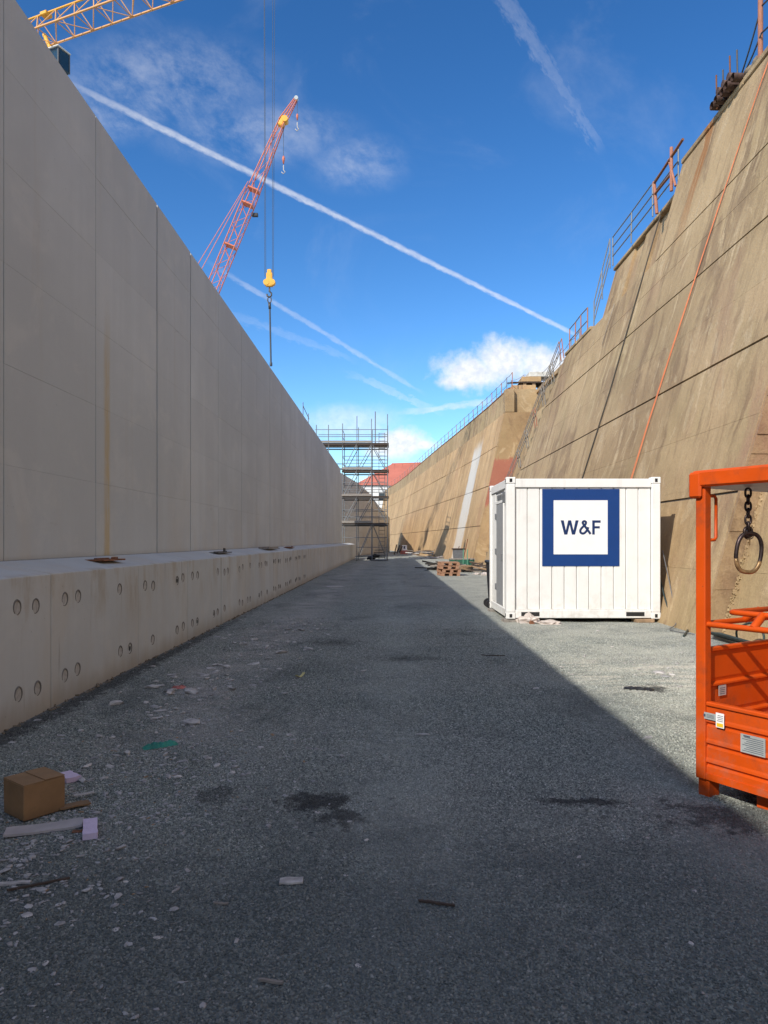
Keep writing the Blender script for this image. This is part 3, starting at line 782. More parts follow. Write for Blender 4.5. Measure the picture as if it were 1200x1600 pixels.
# second tier set back on the ledge between Y 20.6 and 27.2
xo = 4.85 + BAT * 9.35 + .32
b = MB(); z0, z1 = 9.36, 11.55
for k in range(6):
    a = 20.62 + 6.58 * k / 6; c = 20.62 + 6.58 * (k + 1) / 6
    s_ = .10 if k in (1, 3) else 0.0
    bb = MB()
    bb.hexa([(xo + s_, a + .01, z0), (xo + 2.6, a + .01, z0), (xo + 2.6, c - .01, z0), (xo + s_, c - .01, z0),
             (xo + s_ + BAT * 2.19, a + .01, z1), (xo + 2.6, a + .01, z1), (xo + 2.6, c - .01, z1), (xo + s_ + BAT * 2.19, c - .01, z1)])
    bb.build('parapet_panel', M['old'], rw)
bb = MB(); bb.mm((xo + BAT * 2.19 - .08, 20.65, z1 + .003), (xo + 2.7, 27.25, z1 + .12), bev=.02); bb.build('coping_stone', M['old'], rw)
b.b.free()
# stair ramp and flank where the near wall ends
st = thing('wall_stair', 'concrete stair flank with thin handrails running down the far end of the brown wall', 'stair', (6, 38, 0))
b = MB()
b.hexa([(6.3, 30.5, -.2), (12, 30.5, -.2), (12, 48.2, -.2), (6.3, 48.2, -.2), (8.9, 30.5, 9.3), (13, 30.5, 9.3), (13, 48.2, 9.3), (8.9, 48.2, 9.3)])
b.build('flank_face', M['old'], st)
for i in range(22):
    t = i / 22; z = 9.1 - 8.6 * t; Y = yend(z) + .6
    bb = MB(); bb.mm((rx(20, z) - .05 + .1, Y - .3, z - .3), (rx(20, z) + .95, Y + .5, z), bev=.01); bb.build('step', M['old'], st)
for k, offy in enumerate((.06, .55)):
    ptsr = []
    for i in range(8):
        t = i / 7; z = 9.3 - 6.0 * t; Y = yend(z) + offy
        q = Vector((rx(20, z) - .02, Y, z)); ptsr.append(q + Vector((-.1, 0, .85)))
        bar('post', q, q + Vector((-.1, 0, .85)), .022, M['rustred'] if i % 3 == 0 else M['woodgrey'], st)
    for dz_ in (0, -.42):
        for a, c in zip(ptsr[:-1], ptsr[1:]): bar('rail', a + Vector((0, 0, dz_)), c + Vector((0, 0, dz_)), .018, M['woodgrey'], st)

# ================================================================== FAR RIGHT WALL
fwl = thing('battered_wall', 'sunlit tan concrete wall curving away in the distance with one white vertical band', 'wall', (4, 60, 0))
curve = [(47.5, 5.30), (54, 4.88), (61, 4.30), (69, 3.62), (78, 2.80), (88, 1.95), (99, 1.05), (112, 0.0), (126, -1.35), (142, -3.4)]
FB = .215
def fx(i, z, off=0): return curve[i][1] + FB * z - off
fz = [-.2, 2.45, 5.05, 7.65, 9.8]
for i in range(len(curve) - 1):
    y0, y1 = curve[i][0], curve[i + 1][0]
    for z0, z1 in zip(fz[:-1], fz[1:]):
        b = MB(); g = .03; jt = rnd.uniform(-.02, .02)
        def V8(z, back): return [(fx(i, z) + jt, y0 + g, z), (fx(i, z) + back, y0 + g, z), (fx(i + 1, z) + back, y1 - g, z), (fx(i + 1, z) + jt, y1 - g, z)]
        b.hexa(V8(z0 + .02, 1.0) + V8(z1 - .02, 1.0)); b.build('concrete_panel', M['old_far'], fwl)
    # upper parapet band, set back a little and upright
    z0, z1 = 9.8, 11.35
    for h in range(2):
        ya = y0 + (y1 - y0) * h / 2; yb = y0 + (y1 - y0) * (h + 1) / 2
        xa = fx(i, z0) + (fx(i + 1, z0) - fx(i, z0)) * h / 2; xb = fx(i, z0) + (fx(i + 1, z0) - fx(i, z0)) * (h + 1) / 2
        b = MB()
        b.hexa([(xa + .12, ya + .02, z0), (xa + 2.2, ya + .02, z0), (xb + 2.2, yb - .02, z0), (xb + .12, yb - .02, z0),
                (xa + .30, ya + .02, z1), (xa + 2.2, ya + .02, z1), (xb + 2.2, yb - .02, z1), (xb + .30, yb - .02, z1)])
        b.build('parapet_panel', M['old'], fwl)
    b = MB()
    b.hexa([(fx(i, -.3) + .08, y0, -.3), (fx(i, 9.7) + 3, y0, -.3), (fx(i + 1, 9.7) + 3, y1, -.3), (fx(i + 1, -.3) + .08, y1, -.3),
            (fx(i, 9.7) + .08, y0, 9.7), (fx(i, 9.7) + 3, y0, 9.7), (fx(i + 1, 9.7) + 3, y1, 9.7), (fx(i + 1, 9.7) + .08, y1, 9.7)])
    b.build('wall_core', M['joint'], fwl)
# front cheek of the far wall with remains of red paint
yb_ = 47.48
b = MB()
b.hexa([(5.30, yb_ - .25, -.2), (9.3, yb_ - .25, -.2), (9.3, yb_, -.2), (5.30, yb_, -.2),
        (5.30 + FB * 9.8, yb_ - .25, 9.8), (9.3, yb_ - .25, 9.8), (9.3, yb_, 9.8), (5.30 + FB * 9.8, yb_, 9.8)])
b.build('cheek_face', M['cheek'], fwl, label='end face with worn red paint')
b = MB(); b.mm((7.42, 47.2, 9.81), (8.03, 47.9, 11.3), bev=.02); b.build('parapet_panel', M['old'], fwl)
# white lime band on the second panel
b = MB()
def on_far(Y, z, off=.006):
    for i in range(len(curve) - 1):
        if curve[i][0] <= Y <= curve[i + 1][0]:
            t = (Y - curve[i][0]) / (curve[i + 1][0] - curve[i][0])
            return Vector((curve[i][1] + t * (curve[i + 1][1] - curve[i][1]) + FB * z - off - .02, Y, z))
b.b.free()
# land behind the walls
b = MB()
b.hexa([(7.9, 30.6, 0), (400, -14, 0), (400, 160, 0), (8, 47, 0), (9.2, 30.6, 9.2), (400, -14, 9.2), (400, 160, 9.2), (9.2, 47, 9.2)])
o = b.build('upper_terrain', M['ground'], None); o['kind'] = 'structure'
b = MB(); b.mm((11.6, -14, 0), (400, 30.55, 9.19)); o = b.build('upper_terrain', M['ground'], None); o['kind'] = 'structure'

# ================================================================== RAILINGS AND THINGS ON THE RIGHT WALL TOP
def railing(label, pts, h, mat, rails=(1.0, .5), sag=0.0, lean=(0, 0), r=.02, name='railing', alt=None, rails_mat=None):
    t = thing(name, label, 'railing', pts[0])
    tops = []
    for i, p in enumerate(pts):
        p = Vector(p); q = p + Vector((lean[0] + rnd.uniform(-.02, .02), lean[1] + rnd.uniform(-.03, .03), h))
        bar('post', p, q, r * 1.15, (alt if alt and i % 2 else mat), t); tops.append((p, q))
    for f in rails:
        for (p, q), (p2, q2) in zip(tops[:-1], tops[1:]):
            a = p.lerp(q, f); c = p2.lerp(q2, f)
            if sag:
                b = MB(); b.tube([a.lerp(c, k / 6) - Vector((0, 0, sag * 4 * (k / 6) * (1 - k / 6))) for k in range(7)], r * .7, 5)
                b.build('chain', rails_mat or mat, t)
            else: bar('rail', a, c, r, rails_mat or mat, t)
    return t
# tier 2 railing (grey tubes) on the set-back parapet
zt = 11.68
railing('grey tube railing on the set-back tier near the top of the brown wall', [(8.25, 20.9 + 2.05 * k, zt) for k in range(4)], 1.05, M['steel'], (1, .66, .33), r=.022)
railing('grey tube railing stepping down at the far end of the set-back tier', [(8.22, 27.3, zt), (8.0, 27.55, 10.6), (7.75, 27.8, 9.5)], 1.1, M['steel'], (1, .6, .3), r=.022)
railing('rust red railing on the low coping past the set-back tier', [(7.62, 28.2 + .95 * k, 9.5) for k in range(4)], 1.0, M['rustred'], (1, .5), r=.022, rails_mat=M['steel'])
railing('sagging chain railing round the platform above the wall stair', [(8.3, 32, 9.6), (8.9, 36, 10.3), (9.3, 40, 10.65), (9.6, 44, 11.0), (10.2, 49.8, 11.8), (9.2, 50.2, 11.8), (8.4, 50.6, 11.5)], 1.1, M['woodgrey'], (1, .55), sag=.10, r=.022)
fp = []
for i in range(len(curve) - 1):
    for h in range(4):
        Y = curve[i][0] + (curve[i + 1][0] - curve[i][0]) * h / 4
        p = on_far(Y, 9.8, 0); fp.append((p.x + .55, Y, 11.35))
railing('long thin chain railing on the top of the curving far wall', fp, 1.1, M['rustred'], (1, .55), sag=.07, r=.024, alt=M['steel'], rails_mat=M['woodgrey'])
# rusty kerb rail of the far wall
b = MB()
for a, c in zip(fp[:-1], fp[1:]):
    b.tube([(a[0] - .2, a[1], 11.42), (c[0] - .2, c[1], 11.42)], .06, 6)
b.single('kerb_pipe', M['rust'], (fp[0][0], fp[0][1], 11.42), 'rusty pipe laid along the coping of the curving far wall', 'pipe')
# rusty gate frame by the tier junction
t = thing('rusty_gate', 'leaning rust red gate frame standing between the two tiers of the wall top', 'gate', (8.25, 21.3, 11.5))
q0 = Vector((8.05, 20.9, 11.5)); q1 = Vector((8.0, 21.9, 11.3))
bar('post', q0, q0 + Vector((0, 0, 1.25)), .05, M['rustred'], t); bar('post', q1, q1 + Vector((-.05, .1, 1.0)), .05, M['rustred'], t)
bar('rail', q1 + Vector((-.05, .1, .95)), q0 + Vector((.05, -.7, 1.1)), .04, M['rust'], t)
bar('rail', q1 + Vector((-.05, .1, .6)), q0 + Vector((0, 0, .5)), .035, M['rust'], t)
bar('brace', q0 + Vector((0, -.3, 0)), q0 + Vector((0, .2, 1.0)), .035, M['rustred'], t)
# pipes on the coping
xc = 4.85 + BAT * 12.1
for k in range(5):
    p0 = Vector((xc - .22 - .03 * (k % 2), 17.1 + .28 * k, 12.32 + (.0 if k % 2 else .02)))
    b = MB(); n = 14
    b.tube([p0, p0 + Vector((1.6, .1, .02))], .10, n, cap=False); b.tube([p0, p0 + Vector((1.6, .1, .02))], .08, n, cap=False)
    ra = []
    for s_ in (0, 1):
        pass
    b.single('pipe', M['rustdark'], tuple(p0), 'dark steel pipe overhanging the coping, ' + ('nearest of its row to the post', 'second of its row from the post', 'middle one of the bottom row', 'second of its row from the rust red gate', 'nearest of its row to the rust red gate')[k], 'pipe', 'dark pipes stacked on the coping')
for k in range(3):
    p0 = Vector((xc - .20, 17.24 + .28 * k + .14, 12.54))
    b = MB(); b.tube([p0, p0 + Vector((1.6, .1, 0))], .085, 12)
    b.single('pipe', M['rustdark'], tuple(p0), 'upper dark pipe of the stack on the coping, ' + ('nearest to the post', 'in the middle', 'farthest from the post')[k], 'pipe', 'dark pipes stacked on the coping')
t = thing('stake_row', 'row of thin dark upright stakes in front of the pipes on the coping', 'stakes', (xc, 18.6, 12.25))
for k in range(4):
    bar('stake', (xc - .1, 17.1 + .36 * k, 12.24), (xc - .14, 17.05 + .36 * k, 12.95 + .1 * (k % 2)), .02, M['rust'] if k % 2 else M['steeldark'], t)
b = MB()
ptsb = [Vector((xc + .1 + .02 * math.sin(i), 16.45 + .09 * i, 12.36 + .04 * math.sin(i * 1.3))) for i in range(8)]
b.tube(ptsb, .10, 9, radii=[.05, .10, .11, .09, .12, .09, .10, .05])
b.single('rolled_tarp', M['dirt'], (xc, 17, 12.3), 'brownish crumpled roll of tarp lying beside the dark pipes on the coping', 'tarp')
t = thing('post', 'tall pale red post with thin ropes standing at the near end of the coping', 'post', (xc, 16.4, 12.24))
bar('shaft', (xc + .08, 16.4, 12.24), (xc - .02, 16.2, 13.5), .055, M['rustred'], t, n=8)
for zz in (13.35, 12.75):
    b = MB(); a = Vector((xc - .0, 16.2, zz)); c = Vector((xc + .15, 17.6, 12.5))
    b.tube([a.lerp(c, k / 6) - Vector((0, 0, .3 * (k / 6) * (1 - k / 6))) for k in range(7)], .02, 5); b.build('stay_rope', M['rope'], t)
    c = Vector((xc + .6, 13.0, zz + .3)); b = MB()
    b.tube([a.lerp(c, k / 6) - Vector((0, 0, .5 * (k / 6) * (1 - k / 6))) for k in range(7)], .02, 5); b.build('stay_rope', M['rope'], t)
b = MB(); b.tube([(5.2 + BAT * 12.1 - .1, 15.1 + .1 * k, 12.3 + .07 * math.sin(2 * k)) for k in range(5)], .1, 8, radii=[.05, .1, .09, .1, .05])
b.single('rope_anchor', M['steeldark'], (xc, 15.2, 12.25), 'dark anchor bundle where the orange rope is tied to the wall top', 'anchor')
# bay wall where the two walls meet, with a stack of slabs on it
t = thing('bay_wall', 'angled concrete bay wall closing the gap between brown wall and curving far wall', 'wall', (9, 42, 9))
def pr(nm, pts, z0, z1, mat=None):
    b = MB(); b.prism([(x, y, z0) for x, y in pts], (0, 0, z1 - z0)); return b.build(nm, mat or M['old'], t)
pr('bay_face', [(8.04, 48.0), (9.66, 48.0), (9.9, 49.5), (8.04, 49.5)], 9.0, 11.15)
b = MB(); b.hexa([(9.67, 47.98, 8.6), (11.5, 47.98, 8.6), (11.5, 33.5, 8.6), (8.45, 33.5, 8.6), (9.67, 47.98, 11.15), (11.5, 47.98, 11.15), (11.5, 33.5, 9.85), (8.45, 33.5, 9.85)]); b.build('bay_face', M['old'], t)
b = MB(); b.hexa([(9.55, 48.05, 11.16), (11.5, 48.05, 11.16), (11.5, 33.4, 9.86), (8.33, 33.4, 9.86), (9.55, 48.05, 11.36), (11.5, 48.05, 11.36), (11.5, 33.4, 10.06), (8.33, 33.4, 10.06)]); b.build('coping_stone', M['old_far'], t)
b = MB(); b.mm((7.9, 47.85, 11.16), (9.54, 49.6, 11.34), bev=.02); b.build('coping_stone', M['old_far'], t)
b = MB(); b.mm((8.0, 48.1, 11.35), (9.6, 49.5, 11.75), bev=.02); b.build('upper_course', M['old_far'], t)
t = thing('slab_stack', 'stack of concrete slabs and timbers on the platform where the two walls meet', 'slabs', (9.3, 48.8, 11.76))
b = MB(); b.mm((8.55, 48.2, 11.93), (10.3, 49.8, 12.0), bev=.01); b.build('timber', M['wooddark'], t)
b = MB(); b.mm((8.7, 48.3, 12.01), (10.0, 49.7, 12.36), bev=.03); b.build('slab', M['old_far'], t)
b = MB(); b.mm((9.2, 48.4, 12.37), (10.9, 49.7, 12.72), bev=.03); b.build('slab', M['whiteband'], t)
for x in (8.8, 9.4, 10.0):
    b = MB(); b.mm((x, 48.3, 11.76), (x + .2, 49.7, 11.92)); b.build('bearer', M['wood'], t)
for k in range(5): bar('timber', (8.5, 48.2 + .2 * k, 11.95 + .03 * k), (8.15 - .06 * k, 48.4 + .3 * k, 12.0 + .05 * k), .04, M['wooddark'], t)
bar('prop', (8.75, 47.8, 9.1), (8.6, 47.8, 11.7), .04, M['wood'], t)
# ropes down the near wall
def face_rope(label, pts, r, mat, name, cat, off=.03, n=6):
    b = MB(); b.tube([(base_x(Y) + BAT * Z - off, Y, Z) for Y, Z in pts], r, n)
    b.single(name, mat, (base_x(pts[0][0]) + BAT * pts[0][1] - off, pts[0][0], pts[0][1]), label, cat)
face_rope('bright orange rope hanging down the brown wall to behind the white container', [(15.4, 12.35), (15.7, 11.6), (16.05, 10), (16.4, 8), (16.7, 6), (16.95, 4.2), (17.1, 2.2), (17.15, .3)], .012, M['orope'], 'rope', 'rope', .035)
face_rope('second orange strand lying close beside the long orange rope on the wall', [(15.5, 12.3), (15.85, 11), (16.28, 9), (16.58, 7.2), (16.78, 6), (17.03, 4.2), (17.2, 2.2), (17.2, .3)], .007, M['orope'], 'rope', 'rope', .03)
face_rope('thin dark cable running straight down the brown wall left of the orange rope', [(21.35, 11.0), (21.45, 8.4), (21.5, 6), (21.9, 3.4), (22.3, .3)], .019, M['joint'], 'cable', 'cable', .03)
face_rope('thin dull cord hanging from the set-back tier over the brown wall', [(24.2, 9.35), (24.3, 8.6), (24.32, 8.0)], .008, M['woodgrey'], 'cord', 'cord', .04)

# ================================================================== SCAFFOLD
SY = 54.2
sc = thing('scaffold', 'tall tube scaffold tower with plank decks standing at the end of the left wall', 'scaffold', (-2, SY, 0))
sx = [-3.56, -2.50, -1.40, -.22]; sy = [SY, SY + 2.57]
lv = [2.77, 4.77, 6.74, 8.72]
for i, x in enumerate(sx):
    for k, y in enumerate(sy):
        z0 = (PZ + .06) if i == 0 else 0.0
        topz = [10.2, 10.75, 10.55, 10.9][i] - .45 * k
        bar('standard', (x, y, z0), (x + rnd.uniform(-.02, .02), y, topz), .029, M['steel'], sc)
        if i > 0:
            bb = MB(); bb.box((x, y, .01), (.15, .15, .02)); bb.build('base_plate', M['steeldark'], sc)
bar('standard', (-1.15, SY + 1.2, 8.7), (-1.15, SY + 1.2, 11.3), .04, M['steel'], sc)
for z in lv:
    xl = -5.6 if z > 8 else sx[0] - .05
    # planks of the deck
    for k in range(7):
        yk = SY + .12 + .36 * k
        plank('deck_plank', ((xl + sx[3] + .1) / 2, yk + .0, z + rnd.uniform(0, .012)), (sx[3] + .1 - xl, .32, .055), M['woodgrey'] if k % 3 else M['wooddark'], sc)
    plank('toe_board', ((xl + sx[2]) / 2, SY - .06, z + .12), (sx[2] - xl, .03, .16), M['woodgrey'], sc)
    bar('deck_beam', (xl, SY - .0, z - .12), (sx[3] + .05, SY, z - .12), .05, M['wooddark'] if z > 6 else M['steeldark'], sc)
    bar('deck_beam', (xl, sy[1], z - .12), (sx[3] + .05, sy[1], z - .12), .05, M['steeldark'], sc)
    for y in sy:
        for dz_ in (.5, 1.02):
            bar('guard_rail', (xl if z > 8 else sx[0], y, z + dz_), (sx[3], y, z + dz_ + rnd.uniform(-.02, .02)), .024, M['steel'], sc)
    for x in (sx[0], sx[3]):
        for dz_ in (.5, 1.02): bar('guard_rail', (x, sy[0], z + dz_), (x, sy[1], z + dz_), .024, M['steel'], sc)
    for x in sx: bar('transom', (x, sy[0] - .1, z - .06), (x, sy[1] + .1, z - .06), .026, M['steel'], sc)
for x, hh in ((-4.6, 10.1), (-5.5, 10.1)):
    bar('standard', (x, SY, 6.6), (x, SY, hh), .03, M['steel'], sc)
bar('guard_rail', (-4.9, SY + 1.5, 7.35), (-3.6, SY + 1.5, 7.35), .03, M['steel'], sc)
plank('deck_plank', (-4.3, SY + 1.4, 6.95), (1.6, .5, .06), M['wooddark'], sc)
for z in (.35, 1.0): bar('ledger', (sx[1], SY, z), (sx[3], SY, z), .024, M['steel'], sc)
bar('ledger', (sx[0], SY, 1.72), (sx[3], SY, 1.72), .024, M['steel'], sc)
zs = [.15] + lv
for k in range(4):
    za, zb = zs[k] + .1, zs[k + 1] - .1
    for y in sy:
        bar('diagonal_brace', (sx[1] + .1, y - .03, za), (sx[2] - .02, y - .03, zb), .026, M['steel'], sc)
        bar('diagonal_brace', (sx[2] + .08, y - .03, zb), (sx[3] - .15, y - .03, za + .1), .024, M['steel'], sc)
    if k > 0: 
        for y in sy: bar('diagonal_brace', (sx[0] + .1, y - .03, za), (sx[1] - .02, y - .03, zb), .026, M['steel'], sc)
# ladder bay
lad = MB()
for x in (-.86, -.42):
    bar('ladder_rail', (x, SY + .55, .1), (x, SY + .55, 9.6), .022, M['steel'], sc)
for k in range(34): bar('rung', (-.86, SY + .55, .3 + .28 * k), (-.42, SY + .55, .3 + .28 * k), .017, M['steel'], sc)
lad.b.free()
# black stair unit and tarp at the foot
t = thing('step_unit', 'dark steel step unit on a metal skid at the foot of the scaffold', 'steps', (-.8, SY - .4, 0))
for k in range(4):
    plank('tread', (-.85, SY - .5 + .14 * k, .25 + .18 * k), (.95 - .1 * k, .3, .05), M['steeldark'], t)
for x in (-1.35, -.3):
    bar('side_rail', (x, SY - .7, .06), (x, SY + .5, .06), .04, M['steel'], t); bar('strut', (x, SY - .6, .06), (x, SY + .1, .9), .03, M['steel'], t)
bar('skid', (-1.4, SY - .7, .06), (-.25, SY - .7, .06), .045, M['steel'], t)
b = MB(); b.tube([(-1.75 + .16 * k, SY - .2, .12 + .05 * math.sin(k * 2) + .05 * k) for k in range(7)], .14, 8, radii=[.05, .13, .17, .19, .17, .13, .05])
b.single('tarp_heap', M['black'], (-1.3, SY - .2, 0), 'black crumpled tarp heaped beside the steps at the scaffold foot', 'tarp')

# ================================================================== BUILDING FAR BEHIND
hb = thing('hall', 'long white hall with a red hipped roof beyond the end of the basin', 'building', (6, 165, 0))
hy0, hy1, hx0, hx1, ez, rz_ = 160, 184, -8.2, 44, 13.6, 19.6
b = MB(); b.mm((hx0 + .4, hy0 + .4, 0), (hx1 - .4, hy1 - .4, ez)); b.build('wall', M['house'], hb)
b = MB()
A = [(hx0, hy0, ez), (hx1, hy0, ez), (hx1, hy1, ez), (hx0, hy1, ez)]; r0 = (hx0 + 8.5, (hy0 + hy1) / 2, rz_); r1 = (hx1 - 9, (hy0 + hy1) / 2, rz_ + 1)
b.poly([A[0], A[1], r1, r0]); b.poly([A[1], A[2], r1]); b.poly([A[2], A[3], r0, r1]); b.poly([A[3], A[0], r0]); b.poly(A[::-1])
roof = b.build('roof', M['roofred'], hb)
bar('ridge_cap', r0, r1, .18, M['roofred'], roof)
for k in range(26):
    x = hx0 + 1.5 + 1.9 * k; f = 1.0 if x > r0[0] else (x - hx0) / (r0[0] - hx0)
    if x < r1[0]:
        p0 = Vector((x, hy0, ez + .03)); p1 = Vector((x, hy0 + 12 * f, ez + (rz_ - ez) * f + .03 + max(0, (x - r0[0]) / (r1[0] - r0[0])) * f))
        bar('roof_seam', p0, p1, .07, M['roofred'], roof, n=5)
for k in range(12):
    for zz in (10.4, 6.8):
        b = MB(); x = hx0 + 2 + 3.6 * k; b.mm((x, hy0 + .3, zz), (x + 1.5, hy0 + .42, zz + 1.7)); wn = b.build('window', M['house'], hb)
        b = MB(); b.mm((x + .12, hy0 + .27, zz + .12), (x + 1.38, hy0 + .33, zz + 1.58)); b.build('pane', M['window'], wn)
b = MB(); b.mm((10.2, 150, 0), (12.4, 152, 17.2)); 
b.b.free()

# ================================================================== TOWER CRANE (yellow jib) AND ITS HOOK
HJ = 31.5
yA = (HJ - CH) * F / 790; pA = Vector(((75 - CX) / F * yA, yA, HJ))
yB = (HJ - CH) * F / 913; pB = Vector(((421 - CX) / F * yB, yB, HJ))
jd = (pB - pA); jd.z = 0; jd.normalize(); jn = Vector((-jd.y, jd.x, 0))
base = pA - jd * 3.3
tc = thing('tower_crane', 'orange yellow tower crane with a lattice jib reaching out over the left wall', 'crane', (base.x, base.y, 0))
hw, hh = .72, 1.35
s0, s1 = -3.0, 34.0
def jp(s, side, up): return pA + jd * s + jn * (side * hw) + Vector((0, 0, up * hh))
for side in (-1, 1): bar('chord', jp(s0, side, 0), jp(s1, side, 0), .06, M['craneor'], tc)
bar('chord', jp(s0, 0, 1), jp(s1, 0, 1), .06, M['craneyel'], tc)
k = 0; s = s0
while s < s1 - 1:
    for side in (-1, 1):
        bar('brace', jp(s, side, 0), jp(s + .72, 0, 1), .028, M['craneor'], tc, n=6); bar('brace', jp(s + .72, 0, 1), jp(s + 1.45, side, 0), .028, M['craneor'], tc, n=6)
    bar('cross_brace', jp(s, -1, 0), jp(s, 1, 0), .03, M['craneor'], tc, n=6)
    bar('cross_brace', jp(s, -1 if k % 2 else 1, 0), jp(s + 1.45, 1 if k % 2 else -1, 0), .025, M['craneor'], tc, n=6)
    s += 1.45; k += 1
for side in (-1, 1):
    for o_ in (-.1, .1): bar('mast_post', base + Vector((side * .8, -.8, -HJ)), base + Vector((side * .8, -.8, 0)), .1, M['craneyel'], tc); break
    bar('mast_post', base + Vector((side * .8, .8, -HJ)), base + Vector((side * .8, .8, 0)), .1, M['craneyel'], tc)
for i in range(16):
    z = -HJ + 1.95 * i
    for a, c in (((-.8, -.8), (.8, -.8)), ((.8, -.8), (.8, .8)), ((.8, .8), (-.8, .8)), ((-.8, .8), (-.8, -.8))):
        bar('mast_brace', base + Vector((*a, z)), base + Vector((*c, z + 1.95)), .045, M['craneyel'], tc, n=6)
b = MB(); b.box(jp(-.15, 0, .92), (.5, .5, .22), rotz(math.atan2(jd.y, jd.x)), .03); b.build('joint_head', M['craneyel'], tc)
b = MB(); b.box(base + Vector((0, 0, -.35)), (2.2, 2.2, .6), None, .05); b.build('slewing_ring', M['steeldark'], tc)
for side in (-1, 1): bar('counter_jib', base + jn * side * .7, base - jd * 11 + jn * side * .7, .1, M['craneyel'], tc)
b = MB(); b.box(base - jd * 10 + Vector((0, 0, -.9)), (1.6, 1.6, 1.8), rotz(math.atan2(jd.y, jd.x)), .05); b.build('counterweight', M['new'], tc)
# cab under the jib root
cc = P(94, 101, yA + .6); ca = rotz(math.atan2(jd.y, jd.x))
b = MB(); b.box(cc + Vector((-.15, 0, .1)), (1.05, .9, 1.25), ca, .12, 2); cab = b.build('cab', M['craneglass'], tc)
b = MB(); b.box(cc + Vector((-.15, 0, .76)), (1.12, 1.0, .1), ca, .03); b.build('cab_roof', M['house'], cab)
for s_ in (-1, 1):
    for u_ in (-1, 1):
        q = cc + ca @ Vector((.5 * s_, .43 * u_, .05)) + Vector((-.15, 0, 0)); bar('cab_frame', q + Vector((0, 0, -.5)), q + Vector((0, 0, .7)), .035, M['bin'], cab)
b = MB(); b.box(cc + Vector((-.3, 0, -.45)), (1.0, .94, .2), ca, .03); b.build('cab_sill', M['blue'], cab)
q = cc + Vector((-.6, 0, 1.0)); bar('cab_bracket', q, q + Vector((-.5, .3, 1.0)), .12, M['craneyel'], tc)
# trolley, ropes and hook block
tp = pB + Vector((0, 0, -.3))
b = MB(); b.box(tp, (1.6, 1.5, .25), ca, .03); b.build('trolley', M['craneyel'], tc)
hk = P(421, 440, yB)
for ddx in (-.30, -.23, .19, .26):
    bar('hoist_rope', Vector((hk.x + ddx * (1.0), hk.y + (.12 if abs(ddx) > .24 else -.12), tp.z)), Vector((hk.x + ddx * .8, hk.y, hk.z + .25)), .011, M['rope'], tc, n=5)
hkp = MB()
hkp.box(hk + Vector((0, 0, .2)), (.32, .16, .5), None, .04, 2); hkp.box(hk + Vector((0, 0, -.12)), (.38, .2, .3), None, .05, 2)
hkp.box(hk + Vector((0, 0, .5)), (.22, .14, .25), None, .03)
hb_ = hkp.build('hook_block', M['craneyel'], tc)
for s_ in (-1, 1):
    b = MB(); b.tube([hk + Vector((s_ * .15, -.12, -.05)), hk + Vector((s_ * .15, .12, -.05))], .155, 16); b.build('sheave', M['craneyel'], hb_)
b = MB(); b.tube([hk + Vector((s_ * .001, 0, -.3)), hk + Vector((0, 0, -.5)), hk + Vector((.10, 0, -.6)), hk + Vector((.1, 0, -.72)), hk + Vector((0, 0, -.8)), hk + Vector((-.11, 0, -.74)), hk + Vector((-.13, 0, -.64))], .045, 8)
b.build('hook', M['steeldark'], hb_)
t = thing('lifting_rod', 'long dark rod hanging on a shackle from the yellow crane hook', 'lifting gear', tuple(hk + Vector((0, 0, -1))))
ptl = [hk + Vector((.09 * math.cos(a), 0, -.93 + .17 * math.sin(a))) for a in [k * math.pi / 7 for k in range(14)]]
b = MB(); b.tube(ptl, .03, 6, closed=True); b.build('shackle', M['steeldark'], t)
b = MB(); b.tube([hk + Vector((0, 0, -1.08)), hk + Vector((.02, 0, -1.4))], .07, 8); b.build('swivel', M['steeldark'], t)
zend = CH + (CY - 572) / F * yB
bar('rod', hk + Vector((.02, 0, -1.4)), Vector((hk.x + .08, hk.y, zend)), .045, M['rope'], t)
bar('end_cap', Vector((hk.x + .08, hk.y, zend)), Vector((hk.x + .08, hk.y, zend + .18)), .07, M['rope'], t)

# ================================================================== CRAWLER CRANE (red boom)
CYD = 110.0
bt = P(441, 190, CYD); bb0 = P(172, 872, CYD); bb0.z = 2.0
cr = thing('crawler_crane', 'red lattice boom crawler crane with a yellow boom head rising behind the left wall', 'crane', (bb0.x, bb0.y, 0))
ax = (bt - bb0); BL = ax.length; ax.normalize(); e1 = Vector((0, 1, 0)); e2 = ax.cross(e1).normalized()
def bp(s, i, j, w_): return bb0 + ax * s + e1 * (i * w_ / 2) + e2 * (j * w_ / 2)
def bw(s):
    if s > BL - 13: return 1.65 - .8 * (s - (BL - 13)) / 13
    if s < 8: return .7 + .95 * s / 8
    return 1.65
secs = [0.0, 8.0]
while secs[-1] < BL - 14: secs.append(secs[-1] + 1.7)
secs += [BL - 13, BL - 9.7, BL - 6.5, BL - 3.2, BL - .3]
for i in (-1, 1):
    for j in (-1, 1):
        for a, c in ((0, 8), (8, BL - 13), (BL - 13, BL)):
            bar('chord', bp(a, i, j, bw(a)), bp(c, i, j, bw(c)), .08, M['cranered'], cr, n=6)
for k, (a, c) in enumerate(zip(secs[:-1], secs[1:])):
    for j in (-1, 1):
        bar('lattice_bar', bp(a, -1 if k % 2 else 1, j, bw(a)), bp(c, 1 if k % 2 else -1, j, bw(c)), .04, M['cranered'], cr, n=5)
        bar('lattice_bar', bp(a, j, -1 if k % 2 else 1, bw(a)), bp(c, j, 1 if k % 2 else -1, bw(c)), .04, M['cranered'], cr, n=5)
for s in (BL * .70, BL * .80, BL * .835, BL * .47):
    b = MB(); b.box(bb0 + ax * s, (1.7, 1.75, .2), ax.to_track_quat('Z', 'Y').to_matrix(), .03); b.build('boom_joint', M['cranered'], cr)
